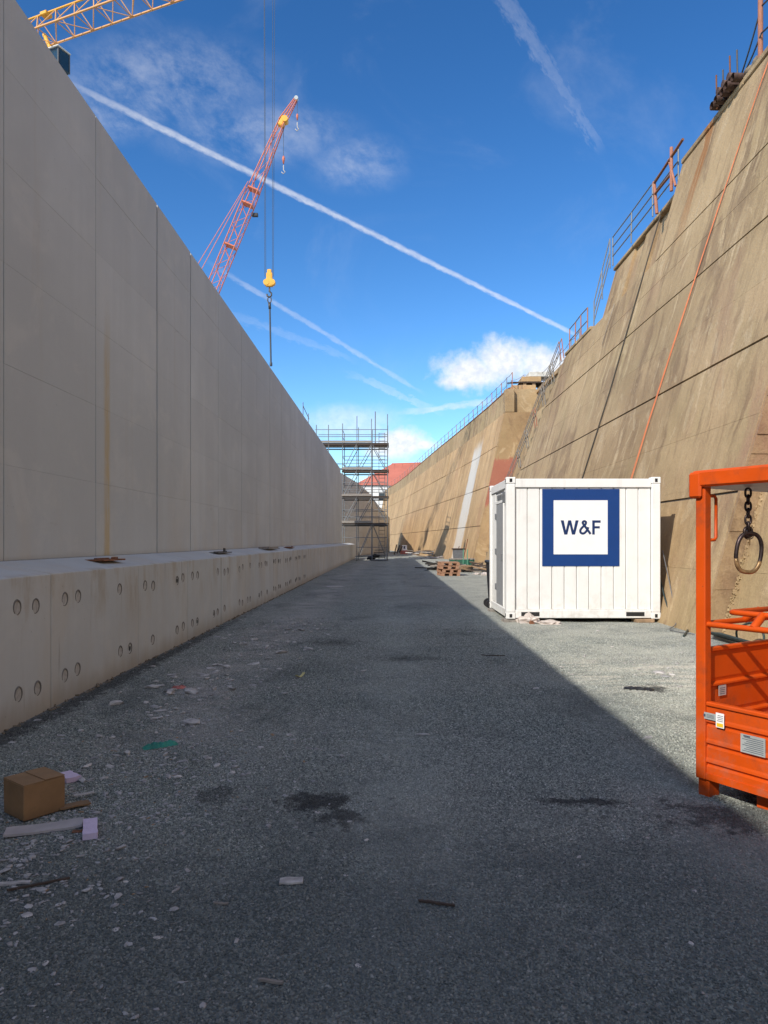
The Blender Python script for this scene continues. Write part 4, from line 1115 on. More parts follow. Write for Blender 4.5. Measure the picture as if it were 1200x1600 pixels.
for s in (BL * .785, BL * .50):
    q = bb0 + ax * s + e2 * 1.0
    sgn = 1 if (bb0 + ax * s + e2).x > (bb0 + ax * s - e2).x else -1
    b = MB(); b.box(bb0 + ax * s + e2 * sgn * 1.6, (.9, .5, .5), None, .05); b.build('flood_lamp', M['black'], cr)
b = MB(); b.box(bt, (.95, .95, 1.7), ax.to_track_quat('Z', 'Y').to_matrix(), .25, 2); b.build('boom_head', M['craneyel'], cr)
b = MB(); b.tube([bt + Vector((.45, -.6, .2)), bt + Vector((.45, .6, .2))], .45, 14); b.build('head_sheave', M['craneyel'], cr)
ft = P(463, 154, CYD)
for i in (-1, 1):
    for j in (-1, 1): bar('fly_chord', bt + e1 * i * .5 + e2 * j * .45, ft + e1 * i * .2 + e2 * j * .2, .08, M['cranered'], cr, n=6)
for k in range(6):
    q0 = bt.lerp(ft, k / 6); q1 = bt.lerp(ft, (k + 1) / 6); ww = .45 - .25 * k / 6
    bar('lattice_bar', q0 - e2 * ww, q1 + e2 * ww, .04, M['cranered'], cr, n=5); bar('lattice_bar', q0 + e2 * ww, q0 - e2 * ww, .04, M['cranered'], cr, n=5)
b = MB(); b.tube([ft + Vector((0, -.3, 0)), ft + Vector((0, .3, 0))], .3, 12); b.build('tip_sheave', M['plate'], cr)
for (px, ya, yb, sz) in ((443, 195, 250, .22), (464.5, 158, 183, .18)):
    a = P(px, ya, CYD); c = P(px, yb, CYD)
    bar('hoist_rope', a, c, .035, M['rope'], cr, n=5)
    b = MB(); b.tube([c + Vector((0, 0, .9 * sz / .34)), c + Vector((0, 0, .2)), c + Vector((0, 0, -.9 * sz / .34))], sz, 10, radii=[sz * .5, sz, sz * .4]); hb2 = b.build('hook_ball', M['cranered'], cr)
    b = MB(); b.tube([c + Vector((0, 0, -.8)), c + Vector((0, 0, -1.5)), c + Vector((.25, 0, -1.8)), c + Vector((-.05, 0, -2.1)), c + Vector((-.3, 0, -1.8))], .08, 6); b.build('hook', M['pale'], hb2)
for (p_, q_) in (((388, 283), (314, 405)), ((384, 292), (318, 415))):
    a = P(*p_, CYD - 1.0); c = P(*q_, CYD - 1.0); dr = (c - a)
    bar('pendant_line', a, c + dr * 1.2, .055, M['cranered'], cr, n=5)
# lower works, out of sight behind the wall
b = MB(); b.box((bb0.x - 2.5, bb0.y, 2.6), (7, 3.4, 2.2), None, .15); b.build('upper_body', M['craneyel'], cr)
for s_ in (-1, 1):
    b = MB(); b.box((bb0.x - 1.5, bb0.y + s_ * 3, .7), (8.5, 1.2, 1.4), None, .4, 2); b.build('track', M['black'], cr)

# ================================================================== WHITE CONTAINER
CO = Vector((2.10, 13.2, .065)); CW, CD, CHh = 2.79, 2.28, 2.57
ct = thing('site_container', 'white steel site container with a blue and white lettered sign standing by the brown wall', 'container', tuple(CO))
L_ = dict(parent=ct, local=True)
pw = .16
for (x, y) in ((0, 0), (CW - pw, 0), (0, CD - pw), (CW - pw, CD - pw)):
    b = MB(); b.mm((x, y, .12), (x + pw, y + pw, CHh - .12), bev=.012); b.build('corner_post', M['white'], **L_)
    for z in (0, CHh - .118):
        b = MB(); b.mm((x - .004, y - .004, z), (x + pw + .004, y + pw + .004, z + .118), bev=.01); cs = b.build('corner_casting', M['white'], **L_)
        for (fx_, fy_, sx_, sy_) in ((x + pw / 2, y - .0045 if y < 1 else y + pw + .0045, .05, .006), (x - .0045 if x < 1 else x + pw + .0045, y + pw / 2, .006, .05)):
            b = MB(); b.box((fx_, fy_, z + .058), (sx_, sy_, .066), None, .0025); b.build('casting_hole', M['darkgap'], cs, local=True)
zt0 = CHh - .17
b = MB(); b.mm((pw + .003, .012, zt0 - .02), (CW - pw - .003, .13, CHh - .03), bev=.01); b.build('top_rail', M['white'], **L_)
b = MB(); b.mm((pw + .003, CD - .13, zt0), (CW - pw - .003, CD - .012, CHh - .03), bev=.01); b.build('top_rail', M['white'], **L_)
for x in (.012, CW - .13):
    b = MB(); b.mm((x, pw + .003, zt0 - .02), (x + .118, CD - pw - .003, CHh - .03), bev=.01); b.build('top_rail', M['white'], **L_)
    b = MB(); b.mm((x, pw + .003, .015), (x + .118, CD - pw - .003, .165), bev=.01); b.build('bottom_rail', M['white'], **L_)
for y in (.012, CD - .13):
    b = MB(); b.mm((pw + .003, y, .012), (CW - pw - .003, y + .118, .168), bev=.01); br_ = b.build('bottom_rail', M['white'], **L_)
    if y < 1:
        for x in (.27, CW - .62):
            b = MB(); b.mm((x, y - .003, .05), (x + .33, y + .06, .125)); b.build('forklift_pocket', M['darkgap'], br_, local=True)
b = MB(); b.mm((.05, .05, CHh - .07), (CW - .05, CD - .05, CHh - .035)); b.build('roof_sheet', M['white'], **L_)
b = MB(); b.mm((pw, .14, .04), (CW - pw, CD - .14, .09)); b.build('floor_frame', M['steeldark'], **L_)
# front cladding: eleven vertical sheets with shallow V joints
x0, x1 = pw + .004, CW - pw - .004; ns = 11; pit = (x1 - x0) / ns
for k in range(ns):
    a = x0 + pit * k; c = a + pit
    prof = [(a + .004, .060), (a + .014, .046), (c - .014, .046), (c - .004, .060)]
    b = MB(); b.prism([(px_, py_, .172) for px_, py_ in prof] + [(c - .004, .085, .172), (a + .004, .085, .172)], (0, 0, zt0 - .02 - .176))
    b.build('cladding_sheet', M['white'], **L_)
for k in range(9):
    for (xa, s_) in ((CW - .05, 1),):
        ya = pw + .004 + (CD - 2 * pw - .008) / 9 * k; yc = ya + (CD - 2 * pw - .008) / 9
        b = MB(); b.mm((xa - .03, ya + .004, .17), (xa, yc - .004, zt0 - .024), bev=.008); b.build('cladding_sheet', M['white'], **L_)
b = MB(); b.mm((pw, .09, .17), (CW - pw, .10, zt0)); b.build('inner_lining', M['greydoor'], **L_)
# left end with door
b = MB(); b.mm((.055, pw + .004, .17), (.075, CD - pw - .004, zt0 - .024)); b.build('end_wall', M['white'], **L_)
dy0, dy1 = .62, 1.52
b = MB()
for (ya, yb2, za, zb2) in ((dy0 - .06, dy0, .17, 2.2), (dy1, dy1 + .06, .17, 2.2), (dy0, dy1, 2.14, 2.2)): b.mm((.028, ya, za), (.054, yb2, zb2), bev=.005)
b.build('door_frame', M['white'], **L_)
b = MB(); b.mm((.034, dy0 + .004, .18), (.053, dy1 - .004, 2.135), bev=.004); dr_ = b.build('door', M['greydoor'], **L_)
b = MB(); b.box((.02, dy0 + .09, 1.1), (.03, .03, .14), None, .006); b.build('handle', M['steel'], dr_, local=True)
for z in (.5, 1.2, 1.9):
    b = MB(); b.box((.022, dy1 - .01, z), (.03, .03, .12), None, .006); b.build('hinge', M['steel'], dr_, local=True)
for k in range(3):
    ya = pw + .01 + .11 * k; b = MB(); b.mm((.036, ya, .172), (.054, ya + .1, zt0 - .03), bev=.006); b.build('cladding_sheet', M['white'], **L_)
for k in range(4):
    ya = 1.60 + .125 * k; b = MB(); b.mm((.036, ya, .172), (.054, min(ya + .115, CD - pw - .005), zt0 - .03), bev=.006); b.build('cladding_sheet', M['white'], **L_)
b = MB(); b.box((.01, .30, 2.22), (.06, .14, .20), None, .01); b.build('socket_box', M['bin'], **L_)
b = MB()
for k in range(6): b.box((.03, 1.05, 2.215 + .018 * k), (.02, .7, .008))
b.build('vent_slats', M['greydoor'], **L_)
# sign: board, white field, letters
sx0, sx1, sz1 = .655, 2.055, CHh - .215; sz0 = sz1 - 1.40
b = MB(); b.mm((sx0, .034, sz0), (sx1, .0445, sz1), bev=.002); sg = b.build('sign_board', M['blue'], **L_)
ix0, ix1 = sx0 + .205, sx1 - .215; iz0, iz1 = sz0 + .215, sz1 - .205
b = MB(); b.mm((ix0, .031, iz0), (ix1, .0338, iz1)); b.build('sign_field', M['signwhite'], sg, local=True)
lx, lz, lh = (ix0 + ix1) / 2 - .362, (iz0 + iz1) / 2 - .132, .258
Wp = [(0, 1), (.17, 1), (.287, .29), (.42, 1), (.58, 1), (.713, .29), (.83, 1), (1, 1), (.80, 0), (.63, 0), (.5, .70), (.37, 0), (.20, 0)]
Fp = [(0, 0), (0, 1), (1, 1), (1, .83), (.30, .83), (.30, .59), (.9, .59), (.9, .43), (.30, .43), (.30, 0)]
for pp, ox, wd in ((Wp, 0.0, .325), (Fp, .572, .152)):
    b = MB(); b.prism([(lx + ox + x * wd, .0296, lz + z * lh) for x, z in pp], (0, .0012, 0)); b.build('letter', M['navy'], sg, local=True)
ap = [(1.02, .04), (.80, .28), (.58, .52), (.36, .76), (.33, .86), (.40, .925), (.50, .935), (.60, .88), (.60, .78), (.50, .66), (.33, .54), (.17, .40), (.11, .27), (.15, .14), (.29, .075), (.46, .10), (.62, .22), (.76, .40), (.82, .52)]
fine_ = []
for i in range(len(ap) - 1):
    q0 = Vector(ap[max(0, i - 1)]); q1 = Vector(ap[i]); q2 = Vector(ap[i + 1]); q3 = Vector(ap[min(len(ap) - 1, i + 2)])
    for k in range(4):
        u = k / 4; fine_.append(.5 * ((2 * q1) + (q2 - q0) * u + (2 * q0 - 5 * q1 + 4 * q2 - q3) * u * u + (3 * q1 - q0 - 3 * q2 + q3) * u ** 3))
fine_.append(Vector(ap[-1]))
b = MB(); b.tube([(lx + .333 + q.x * .205, 0, lz + q.y * lh) for q in fine_], .0205, 8)
for v in b.b.verts: v.co.y = .0300 + v.co.y * .03
b.build('letter', M['navy'], sg, local=True)
# bearers and rubbish under the container
for (x, y, s_, lab) in ((2.2, 13.35, .3, 'grey timber bearer under the left front corner of the container'), (4.6, 13.3, .34, 'brown wooden block under the right front corner of the container'),
                   (2.2, 15.2, .3, 'grey timber bearer under the left back corner of the container'), (4.6, 15.2, .3, 'grey timber bearer under the right back corner of the container')):
    b = MB(); b.box((0, 0, .03), (s_, .25, .06), rotz(.1), .006); b.box((.05, -.02, .0605), (s_ * .6, .16, .006))
    b.single('wooden_block', M['woodgrey'] if x < 3 else M['wood'], (x, y, 0), lab, 'block', 'blocks under the container', local=True)
def crumple(name, label, cat, c, sx_, sy_, sz_, mat, seed, group=None, n=3):
    bm = bmesh.new(); bmesh.ops.create_icosphere(bm, subdivisions=n, radius=1)
    for v in bm.verts:
        q = v.co.copy(); f = 1 + .55 * noise.noise(q * 2.1 + Vector((seed, 0, 0))) + .22 * noise.noise(q * 5.3 + Vector((0, seed, 0)))
        v.co = Vector((q.x * sx_ * f, q.y * sy_ * f, max(-.15, q.z) * sz_ * f + sz_ * .15))
    m_ = MB(); m_.b.free(); m_.b = bm
    return m_.single(name, mat, c, label, cat, group, local=True)
crumple('plastic_bag', 'crumpled pale plastic bag by the left fork pocket under the container', 'bag', (2.48, 13.12, 0), .2, .16, .13, M['plastic'], 1.3)
crumple('plastic_bag', 'torn pale plastic sheet lying right of the bag in front of the container', 'bag', (2.82, 12.95, 0), .2, .14, .06, M['plastic'], 4.1)
crumple('rubbish', 'small rusty brown lump in the pale bag below the container', 'rubbish', (2.5, 12.94, 0), .05, .05, .06, M['rust'], 2.0, n=2)
# wheelie bin behind the left edge
t = thing('wheelie_bin', 'black wheelie bin half hidden behind the left rear edge of the container', 'bin', (2.28, 16.1, 0))
b = MB(); b.hexa([(2.20, 15.85, .08), (2.68, 15.85, .08), (2.68, 16.35, .08), (2.20, 16.35, .08), (2.15, 15.78, .98), (2.74, 15.78, .98), (2.74, 16.42, .98), (2.15, 16.42, .98)]); b.build('body', M['black'], t)
b = MB(); b.mm((2.12, 15.74, .98), (2.78, 16.46, 1.05), bev=.02); b.build('lid', M['black'], t)
for y in (15.88, 16.3):
    b = MB(); b.tube([(2.18, y - .03, .1), (2.18, y + .03, .1)], .1, 14); b.build('wheel', M['black'], t)
# hoses along the wall foot
def hose(label, pts, r, mat, name='hose'):
    P_ = [Vector(p) for p in pts]; out = []
    for i in range(len(P_) - 1):
        p0 = P_[max(0, i - 1)]; p1 = P_[i]; p2 = P_[i + 1]; p3 = P_[min(len(P_) - 1, i + 2)]
        for k in range(6):
            t_ = k / 6
            out.append(.5 * ((2 * p1) + (p2 - p0) * t_ + (2 * p0 - 5 * p1 + 4 * p2 - p3) * t_ ** 2 + (3 * p1 - p0 - 3 * p2 + p3) * t_ ** 3))
    out.append(P_[-1]); b = MB(); b.tube(out, r, 6); return b.single(name, mat, tuple(P_[0]), label, name)
hose('dark hose dropping behind the right edge of the container to the ground', [(4.98, 13.6, 1.0), (4.95, 13.2, .5), (4.95, 12.8, .15), (5.0, 12.3, .03), (4.75, 11.7, .02), (4.5, 11.2, .02)], .016, M['hose'])
hose('grey cable curving down between container and wall', [(5.0, 13.4, 1.3), (5.0, 13.0, .6), (4.9, 12.5, .1), (4.6, 12.0, .02), (4.75, 11.4, .02)], .008, M['bin'], 'cable')
hw_ = thing('hose_bundle', 'bundle of dark hoses lying along the wall foot seen through the orange basket', 'hoses', (5, 10, 0))
for k in range(5):
    z = .03 + .02 * k; b = MB()
    b.tube([(5.0 - .06 * k, 11.3 - .1 * k, z), (5.0 - .05 * k, 10.8, z), (4.95 - .04 * k, 10.2 + .1 * k, z + .02), (5.05 - .05 * k, 9.5, z), (5.0, 8.6 + .1 * k, z)], .02, 6); b.build('hose', M['hose'], hw_)
hose('dark cable loop standing up from the hoses at the wall foot', [(5.0, 10.5, .04), (4.92, 10.35, .22), (5.0, 10.1, .34), (5.06, 9.9, .22), (5.0, 9.8, .03)], .016, M['hose'], 'cable')

# ================================================================== ORANGE BASKET
bk = thing('man_basket', 'orange steel crane man basket with roof standing at the right edge', 'basket', (1.81, 4.22, 0), R(32))
K = dict(parent=bk, local=True)
SX_, SY_ = 1.25, -1.25; pt = .062
ZR = 1.80
for (x, y) in ((0, 0), (SX_, 0), (0, SY_), (SX_, SY_)):
    b = MB(); b.mm((x - pt / 2, y - pt / 2, .11), (x + pt / 2, y + pt / 2, ZR), bev=.006); b.build('post', M['orange'], **K)
    b = MB(); b.mm((x - .005 if x < 1 else x - .095, y - .04 - (0 if y > -1 else -.0), .0), (x + .095 if x < 1 else x + .005, y + .03, .105), bev=.004); b.build('foot', M['orange'], **K)
# roof: rim, sheet
b = MB()
b.mm((-.05, SY_ - .05, ZR - .0), (SX_ + .05, .05, ZR + .085), bev=.02)
rf = b.build('roof', M['orange'], **K)
for (lo, hi) in (((-.055, SY_ - .05, ZR - .012), (-.03, .045, ZR + .082)), ((-.028, .03, ZR - .01), (SX_ + .05, .055, ZR + .082))):
    b = MB(); b.mm(lo, hi, bev=.012); b.build('roof_rim', M['orange'], rf, local=True)
b = MB(); b.mm((-.04, SY_ - .04, ZR - .012), (SX_ + .04, .04, ZR - .003)); b.build('roof_lining', M['greydoor'], rf, local=True)
b = MB(); b.mm((-.06, -.02, ZR - .075), (-.0315, .06, ZR + .075), bev=.012); b.mm((-.03, .0315, ZR - .075), (.04, .06, ZR + .075), bev=.012); b.build('corner_bracket', M['orange'], **K)
# floor
b = MB(); b.mm((-.02, SY_ + .02, .112), (SX_, .0, .15)); b.build('floor_plate', M['orange'], **K)
for y in (-.35, -.9):
    b = MB(); b.mm((.10, y - .09, .0), (SX_ - .1, y + .09, .108), bev=.004); b.build('fork_channel', M['orange'], **K)
# near side panel (x = 0): swaged sheet
def swaged(nm, axis, z0, z1, grooves, off, par=None):
    b = MB(); prof = [(0, z0)]
    for g in grooves: prof += [(0, g - .014), (.012, g - .004), (.012, g + .004), (-.006, g + .016), (-.004, g + .028), (0, g + .04)]
    prof += [(0, z1)]
    L = 1.25
    rows_ = []
    for (dd, z) in prof:
        if axis == 'x': rows_.append([b.b.verts.new((off + dd, -.03, z)), b.b.verts.new((off + dd, -L + .03, z))])
        else: rows_.append([b.b.verts.new((.03, off - dd, z)), b.b.verts.new((L - .03, off - dd, z))])
    for r0_, r1_ in zip(rows_[:-1], rows_[1:]): b.b.faces.new((r0_[0], r0_[1], r1_[1], r1_[0]))
    ob = b.build(nm, M['orange'], **K)
    md = ob.modifiers.new('thick', 'SOLIDIFY'); md.thickness = .004; md.offset = 0
    return ob
swaged('side_panel', 'x', .115, .535, (.20, .31, .43), -.012)
swaged('back_panel', 'y', .115, .835, (.28, .45, .64), .0)
b = MB(); b.mm((-.028, SY_ + .032, .535), (.016, -.032, .56), bev=.006); b.build('panel_rim', M['orange'], **K)
b = MB(); b.mm((.032, -.018, .835), (SX_ - .032, .022, .862), bev=.006); b.build('panel_rim', M['orange'], **K)
b = MB(); b.mm((SX_ - .01, SY_, .115), (SX_ + .012, 0, .86)); b.build('side_panel', M['orange'], **K)
# guard rails
bar('guard_rail', (0, -.03, 1.0), (0, SY_ + .03, 1.0), .017, M['orange'], bk, True)
bar('guard_rail', (.03, 0, 1.0), (SX_ - .03, 0, 1.0), .017, M['orange'], bk, True)
bar('guard_rail', (SX_, -.03, 1.0), (SX_, SY_ + .03, 1.0), .017, M['orange'], bk, True)
b = MB(); b.tube([(.10, SY_ + .1, 1.07), (.10, -.135, 1.07), (.107, -.11, 1.07), (.135, -.10, 1.07), (SX_ - .1, -.10, 1.07)], .016, 8); b.build('hand_rail', M['orange'], **K)
for (a, c) in (((0, -.30, 1.0), (.10, -.30, 1.07)), ((.40, 0, 1.0), (.40, -.10, 1.07)), ((0, -.9, 1.0), (.10, -.9, 1.07)), ((.9, 0, 1.0), (.9, -.10, 1.07))):
    bar('rail_bracket', a, c, .022, M['orange'], bk, True)
# grab handle on the corner post
b = MB(); b.tube([(.03, -.02, 1.74), (.075, -.02, 1.74), (.09, -.02, 1.725), (.09, -.02, 1.50), (.075, -.02, 1.485), (.03, -.02, 1.485)], .0095, 8); b.build('grab_handle', M['orange'], **K)
# plates and stickers
b = MB(); b.mm((-.0300, -.115, .462), (-.0283, -.012, .500)); pt1 = b.build('type_plate', M['plate'], **K)
b = MB(); b.mm((-.0312, -.035, .474), (-.0301, -.022, .490)); b.build('print', M['ink'], pt1, local=True)
b = MB()
for k in range(3): b.mm((-.0312, -.088, .473 + .007 * k), (-.0301, -.042, .475 + .007 * k))
b.build('print_lines', M['ink'], pt1, local=True)
b = MB(); b.mm((-.0335, -.152, .43), (-.0315, -.102, .512)); pt2 = b.build('inspection_sticker', M['signwhite'], **K)
b = MB(); b.mm((-.0345, -.147, .435), (-.0336, -.108, .455)); b.build('print', M['yellow'], pt2, local=True)
b = MB()
for k in range(4): b.mm((-.0345, -.146, .466 + .01 * k), (-.0336, -.110 - .004 * (k % 2), .469 + .01 * k))
b.build('print_lines', M['ink'], pt2, local=True)
b = MB(); b.mm((-.024, -.385, .325), (-.0205, -.245, .425)); pt3 = b.build('data_plate', M['plate'], **K)
b = MB()
for k in range(8): b.mm((-.0252, -.375, .335 + .0105 * k), (-.0241, -.255 - .012 * (k % 3), .3375 + .0105 * k))
b.mm((-.0252, -.30, .413), (-.0241, -.262, .420)); b.build('print_lines', M['ink'], pt3, local=True)
b = MB(); b.mm((.13, -.012, .57), (.20, -.0095, .63)); pt4 = b.build('sticker', M['plate'], **K)
b = MB()
for k in range(4): b.mm((.14, -.0130, .58 + .011 * k), (.19, -.0121, .583 + .011 * k))
b.build('print_lines', M['ink'], pt4, local=True)
# chain with oval ring, hung from the roof
def oval(c, hx, hz, r, ax_, n=20):
    out = []
    for k in range(n):
        a = 2 * math.pi * k / n; s_, c_ = math.sin(a), math.cos(a)
        q = (abs(c_) ** .75 * (1 if c_ > 0 else -1) * hx, abs(s_) ** .85 * (1 if s_ > 0 else -1) * hz)
        out.append(Vector(c) + Vector((q[0] * ax_[0], q[0] * ax_[1], q[1])))
    return out
cr_ = rotz(R(32)) @ Vector((.175, -.165, 0)) + Vector((1.81, 4.22, 0))
ch = thing('chain', 'dark steel chain with a large oval ring hanging under the basket roof', 'chain', (cr_.x, cr_.y, ZR))
zc = ZR - .02
for k in range(6):
    axx = (1, 0) if k % 2 == 0 else (.25, .97)
    b = MB(); b.tube(oval((cr_.x, cr_.y, zc - .026), .0165, .026, .0068, axx, 14), .0068, 7, closed=True); b.build('link', M['chain'], ch); zc -= .0385
b = MB(); b.tube(oval((cr_.x, cr_.y, zc - .02), .028, .026, .008, (.9, .3), 14), .0095, 7, closed=True); b.build('shackle', M['chain'], ch)
rc = Vector((cr_.x + .004, cr_.y, zc - .03 - .107))
ov = oval(rc, .078, .112, .0115, (.985, .15), 40)
ovr = [rc + (Matrix.Rotation(R(7), 3, 'Y') @ (q - rc)) for q in ov]
up = [q for q in ovr]
b = MB(); b.tube(ovr, .0118, 10, closed=True); rg = b.build('oval_ring', M['chain'], ch)
lo_ = [q for i, q in enumerate(ovr) if 22 <= i <= 38]
b = MB(); b.tube(lo_, .0124, 10); b.build('worn_section', M['brass'], rg, label='bare worn lower part of the ring')
b = MB(); b.tube(oval((rc.x, rc.y, rc.z + .098), .026, .02, .003, (1, 0), 14), .003, 6, closed=True); b.build('wire_loop', M['chain'], ch)
b = MB(); b.box((rc.x + .004, rc.y, rc.z + .062), (.009, .004, .04), None, .002); b.build('tag', M['brass'], ch)

# ================================================================== MIDGROUND CLUTTER
pg = G(700.5, 899)
def pallet_mesh_parts():
    t_ = thing('pallet', 'wooden pallet at the bottom of the stack beside the green skip', 'pallet', (pg.x, pg.y, 0), .12, 'wooden pallets stacked on the gravel')
    for k in range(5): plank('top_board', (-.32 + .16 * k, 0, .133), (.12, 1.1, .022), M['palletred'], t_, local=True)
    for k in range(3): plank('stringer', (0, -.49 + .49 * k, .112), (.78, .11, .02), M['palletred'], t_, local=True)
    for i in range(3):
        for j in range(3): plank('block', (-.33 + .33 * i, -.49 + .49 * j, .062), (.13, .11, .078), M['palletred'], t_, local=True)
    for k in range(3): plank('bottom_board', (-.33 + .33 * k, 0, .011), (.13, 1.1, .022), M['palletred'], t_, local=True)
    return t_
p0 = pallet_mesh_parts()
for k, nm in enumerate(('second', 'third', 'topmost')):
    copy_tree(p0, (pg.x + rnd.uniform(-.03, .03), pg.y + rnd.uniform(-.03, .03), .146 * (k + 1)), .12 + rnd.uniform(-.06, .06),
              label='wooden pallet lying %s in the stack beside the green skip' % {'second': 'second from the ground', 'third': 'second from the top', 'topmost': 'topmost'}[nm])
# green skip
gs = thing('skip', 'dark green steel skip box standing behind the pallet stack', 'skip', (4.45, 42, 0))
b = MB(); x0_, x1_, y0_, y1_ = 3.4, 4.75, 41.2, 42.2
for (lo, hi) in (((x0_, y0_, .05), (x1_, y0_ + .04, .42)), ((x0_, y1_ - .04, .05), (x1_, y1_, .42)), ((x0_, y0_ + .041, .05), (x0_ + .04, y1_ - .041, .42)), ((x1_ - .04, y0_ + .041, .05), (x1_, y1_ - .041, .42)), ((x0_, y0_, .0), (x1_, y1_, .049))): b.mm(lo, hi)
b.build('body', M['green'], gs)
b = MB()
for (lo, hi) in (((x0_ - .03, y0_ - .03, .42), (x1_ + .03, y0_ + .05, .47)), ((x0_ - .03, y1_ - .05, .42), (x1_ + .03, y1_ + .03, .47))): b.mm(lo, hi)
b.build('rim', M['woodgrey'], gs)
for k in range(3):
    b = MB(); b.mm((3.6 + .45 * k, y0_ - .04, .05), (3.66 + .45 * k, y0_ - .002, .41)); b.build('rib', M['green'], gs)
for x, lab in ((4.05, 'pale green pole standing upright in front of the green skip'), (4.28, 'second green pole, right of the first, before the green skip')):
    t = thing('pole', lab, 'pole', (x, 40.6, 0)); bar('shaft', (x, 40.6, 0), (x + .02, 40.7, 1.0), .022, M['greenpole'], t)
    bar('foot', (x - .12, 40.6, .02), (x + .12, 40.6, .02), .02, M['greenpole'], t)
# grey bin
gb = thing('rubbish_bin', 'tall grey plastic bin with a rim standing behind the green skip', 'bin', (4.0, 44.3, 0))
b = MB(); b.hexa([(3.85, 44, 0), (4.4, 44, 0), (4.4, 44.5, 0), (3.85, 44.5, 0), (3.80, 43.95, .95), (4.46, 43.95, .95), (4.46, 44.55, .95), (3.80, 44.55, .95)]); b.build('body', M['bin'], gb)
b = MB(); b.mm((3.74, 43.9, .95), (4.52, 44.6, 1.03), bev=.02); b.build('lid', M['wooddark'], gb)
# heaps of scrap
def heap(label, c, n, L, spread, mats, seed, name='timber_heap', hmax=.3):
    r_ = random.Random(seed); t_ = thing(name, label, 'heap', c)
    for k in range(n):
        m_ = r_.choice(mats); a = r_.uniform(-.5, .5) + (math.pi if r_.random() < .5 else 0)
        l = L * r_.uniform(.5, 1.1)
        rot = (Matrix.Rotation(a, 3, 'Z') @ Matrix.Rotation(r_.uniform(-.25, .25), 3, 'Y'))
        plank('timber', (c[0] + r_.gauss(0, spread[0]), c[1] + r_.gauss(0, spread[1]), abs(r_.uniform(.03, hmax))), (l, r_.uniform(.06, .14), r_.uniform(.03, .08)), m_, t_, rot)
    return t_
heap('tangled heap of dark timber and rods lying right of the pallet stack', (3.85, 34.8, 0), 34, .8, (.36, .5), [M['wooddark'], M['wood'], M['steeldark'], M['woodgrey']], 3, hmax=.32)
heap('dark pile of bent sheets and pipes left of the pallet stack', (2.35, 37.0, 0), 22, 1.0, (.3, .5), [M['wooddark'], M['steeldark'], M['black'], M['woodgrey']], 5, 'scrap_heap', .36)
heap('heap of broken planks at the foot of the far tan wall', (3.55, 66.5, 0), 30, 1.6, (.75, .8), [M['wooddark'], M['wood'], M['woodgrey'], M['pale']], 8, hmax=.6)
heap('thin scatter of pale laths along the foot of the far wall', (4.1, 60.5, 0), 16, 1.8, (.6, .7), [M['woodgrey'], M['pale'], M['wood']], 12, 'lath_scatter', .12)
heap('scattered sticks and boards against the wall behind the timber heap', (4.9, 40.2, 0), 16, .9, (.3, 1.2), [M['wooddark'], M['wood'], M['pale']], 21, 'board_scatter', .3)
for k, (x, y) in enumerate(((4.2, 32.4), (4.45, 31.5), (4.05, 31.1), (3.8, 32.0))):
    crumple('plastic_sheet', 'torn white plastic sheet on the gravel left of the container', 'plastic', (x, y, 0), .17, .15, .08, M['plastic'], 3.3 * k + 1, 'torn white sheets left of the container', n=2)
# boards leaning on the far wall and the boxed panel
t = thing('panel_box', 'white box with a dark mark on a red base by the far wall', 'box', (1.5, 72, 0))
c = G(632, 866); 
b = MB(); b.mm((c.x - .28, c.y, .42), (c.x + .28, c.y + .3, 1.0), bev=.02); b.build('body', M['signwhite'], t)
b = MB(); b.mm((c.x - .1, c.y - .012, .6), (c.x + .08, c.y - .002, .9)); b.build('mark', M['ink'], t)
b = MB(); b.mm((c.x - .45, c.y - .1, .0), (c.x + .35, c.y + .5, .41), bev=.02); b.build('base', M['redscrap'], t)
t = thing('leaning_boards', 'dark boards leaning against the wall in the triangular shadow', 'boards', (.5, 80, 0))
for k in range(3): plank('board', (.55 + .3 * k, 78 + k, .55), (.12, .06, 1.1 - .15 * k), M['wooddark'], t, Matrix.Rotation(.25 + .08 * k, 3, 'Y'))
for k, (px, py, lab) in enumerate(((747, 868, 'thin rusty stake leaning on the wall above the timber heap'), (720, 862, 'short dark stick standing beside the grey bin'))):
    c = on_far(48.5 if k == 0 else 52, .2, .3)
    t = thing('stake', lab, 'stake', (c.x, c.y, 0)); bar('shaft', (c.x - .2, c.y - .4, 0), (c.x + .15, c.y - .3, 1.6 - .5 * k), .03, M['rust'], t)

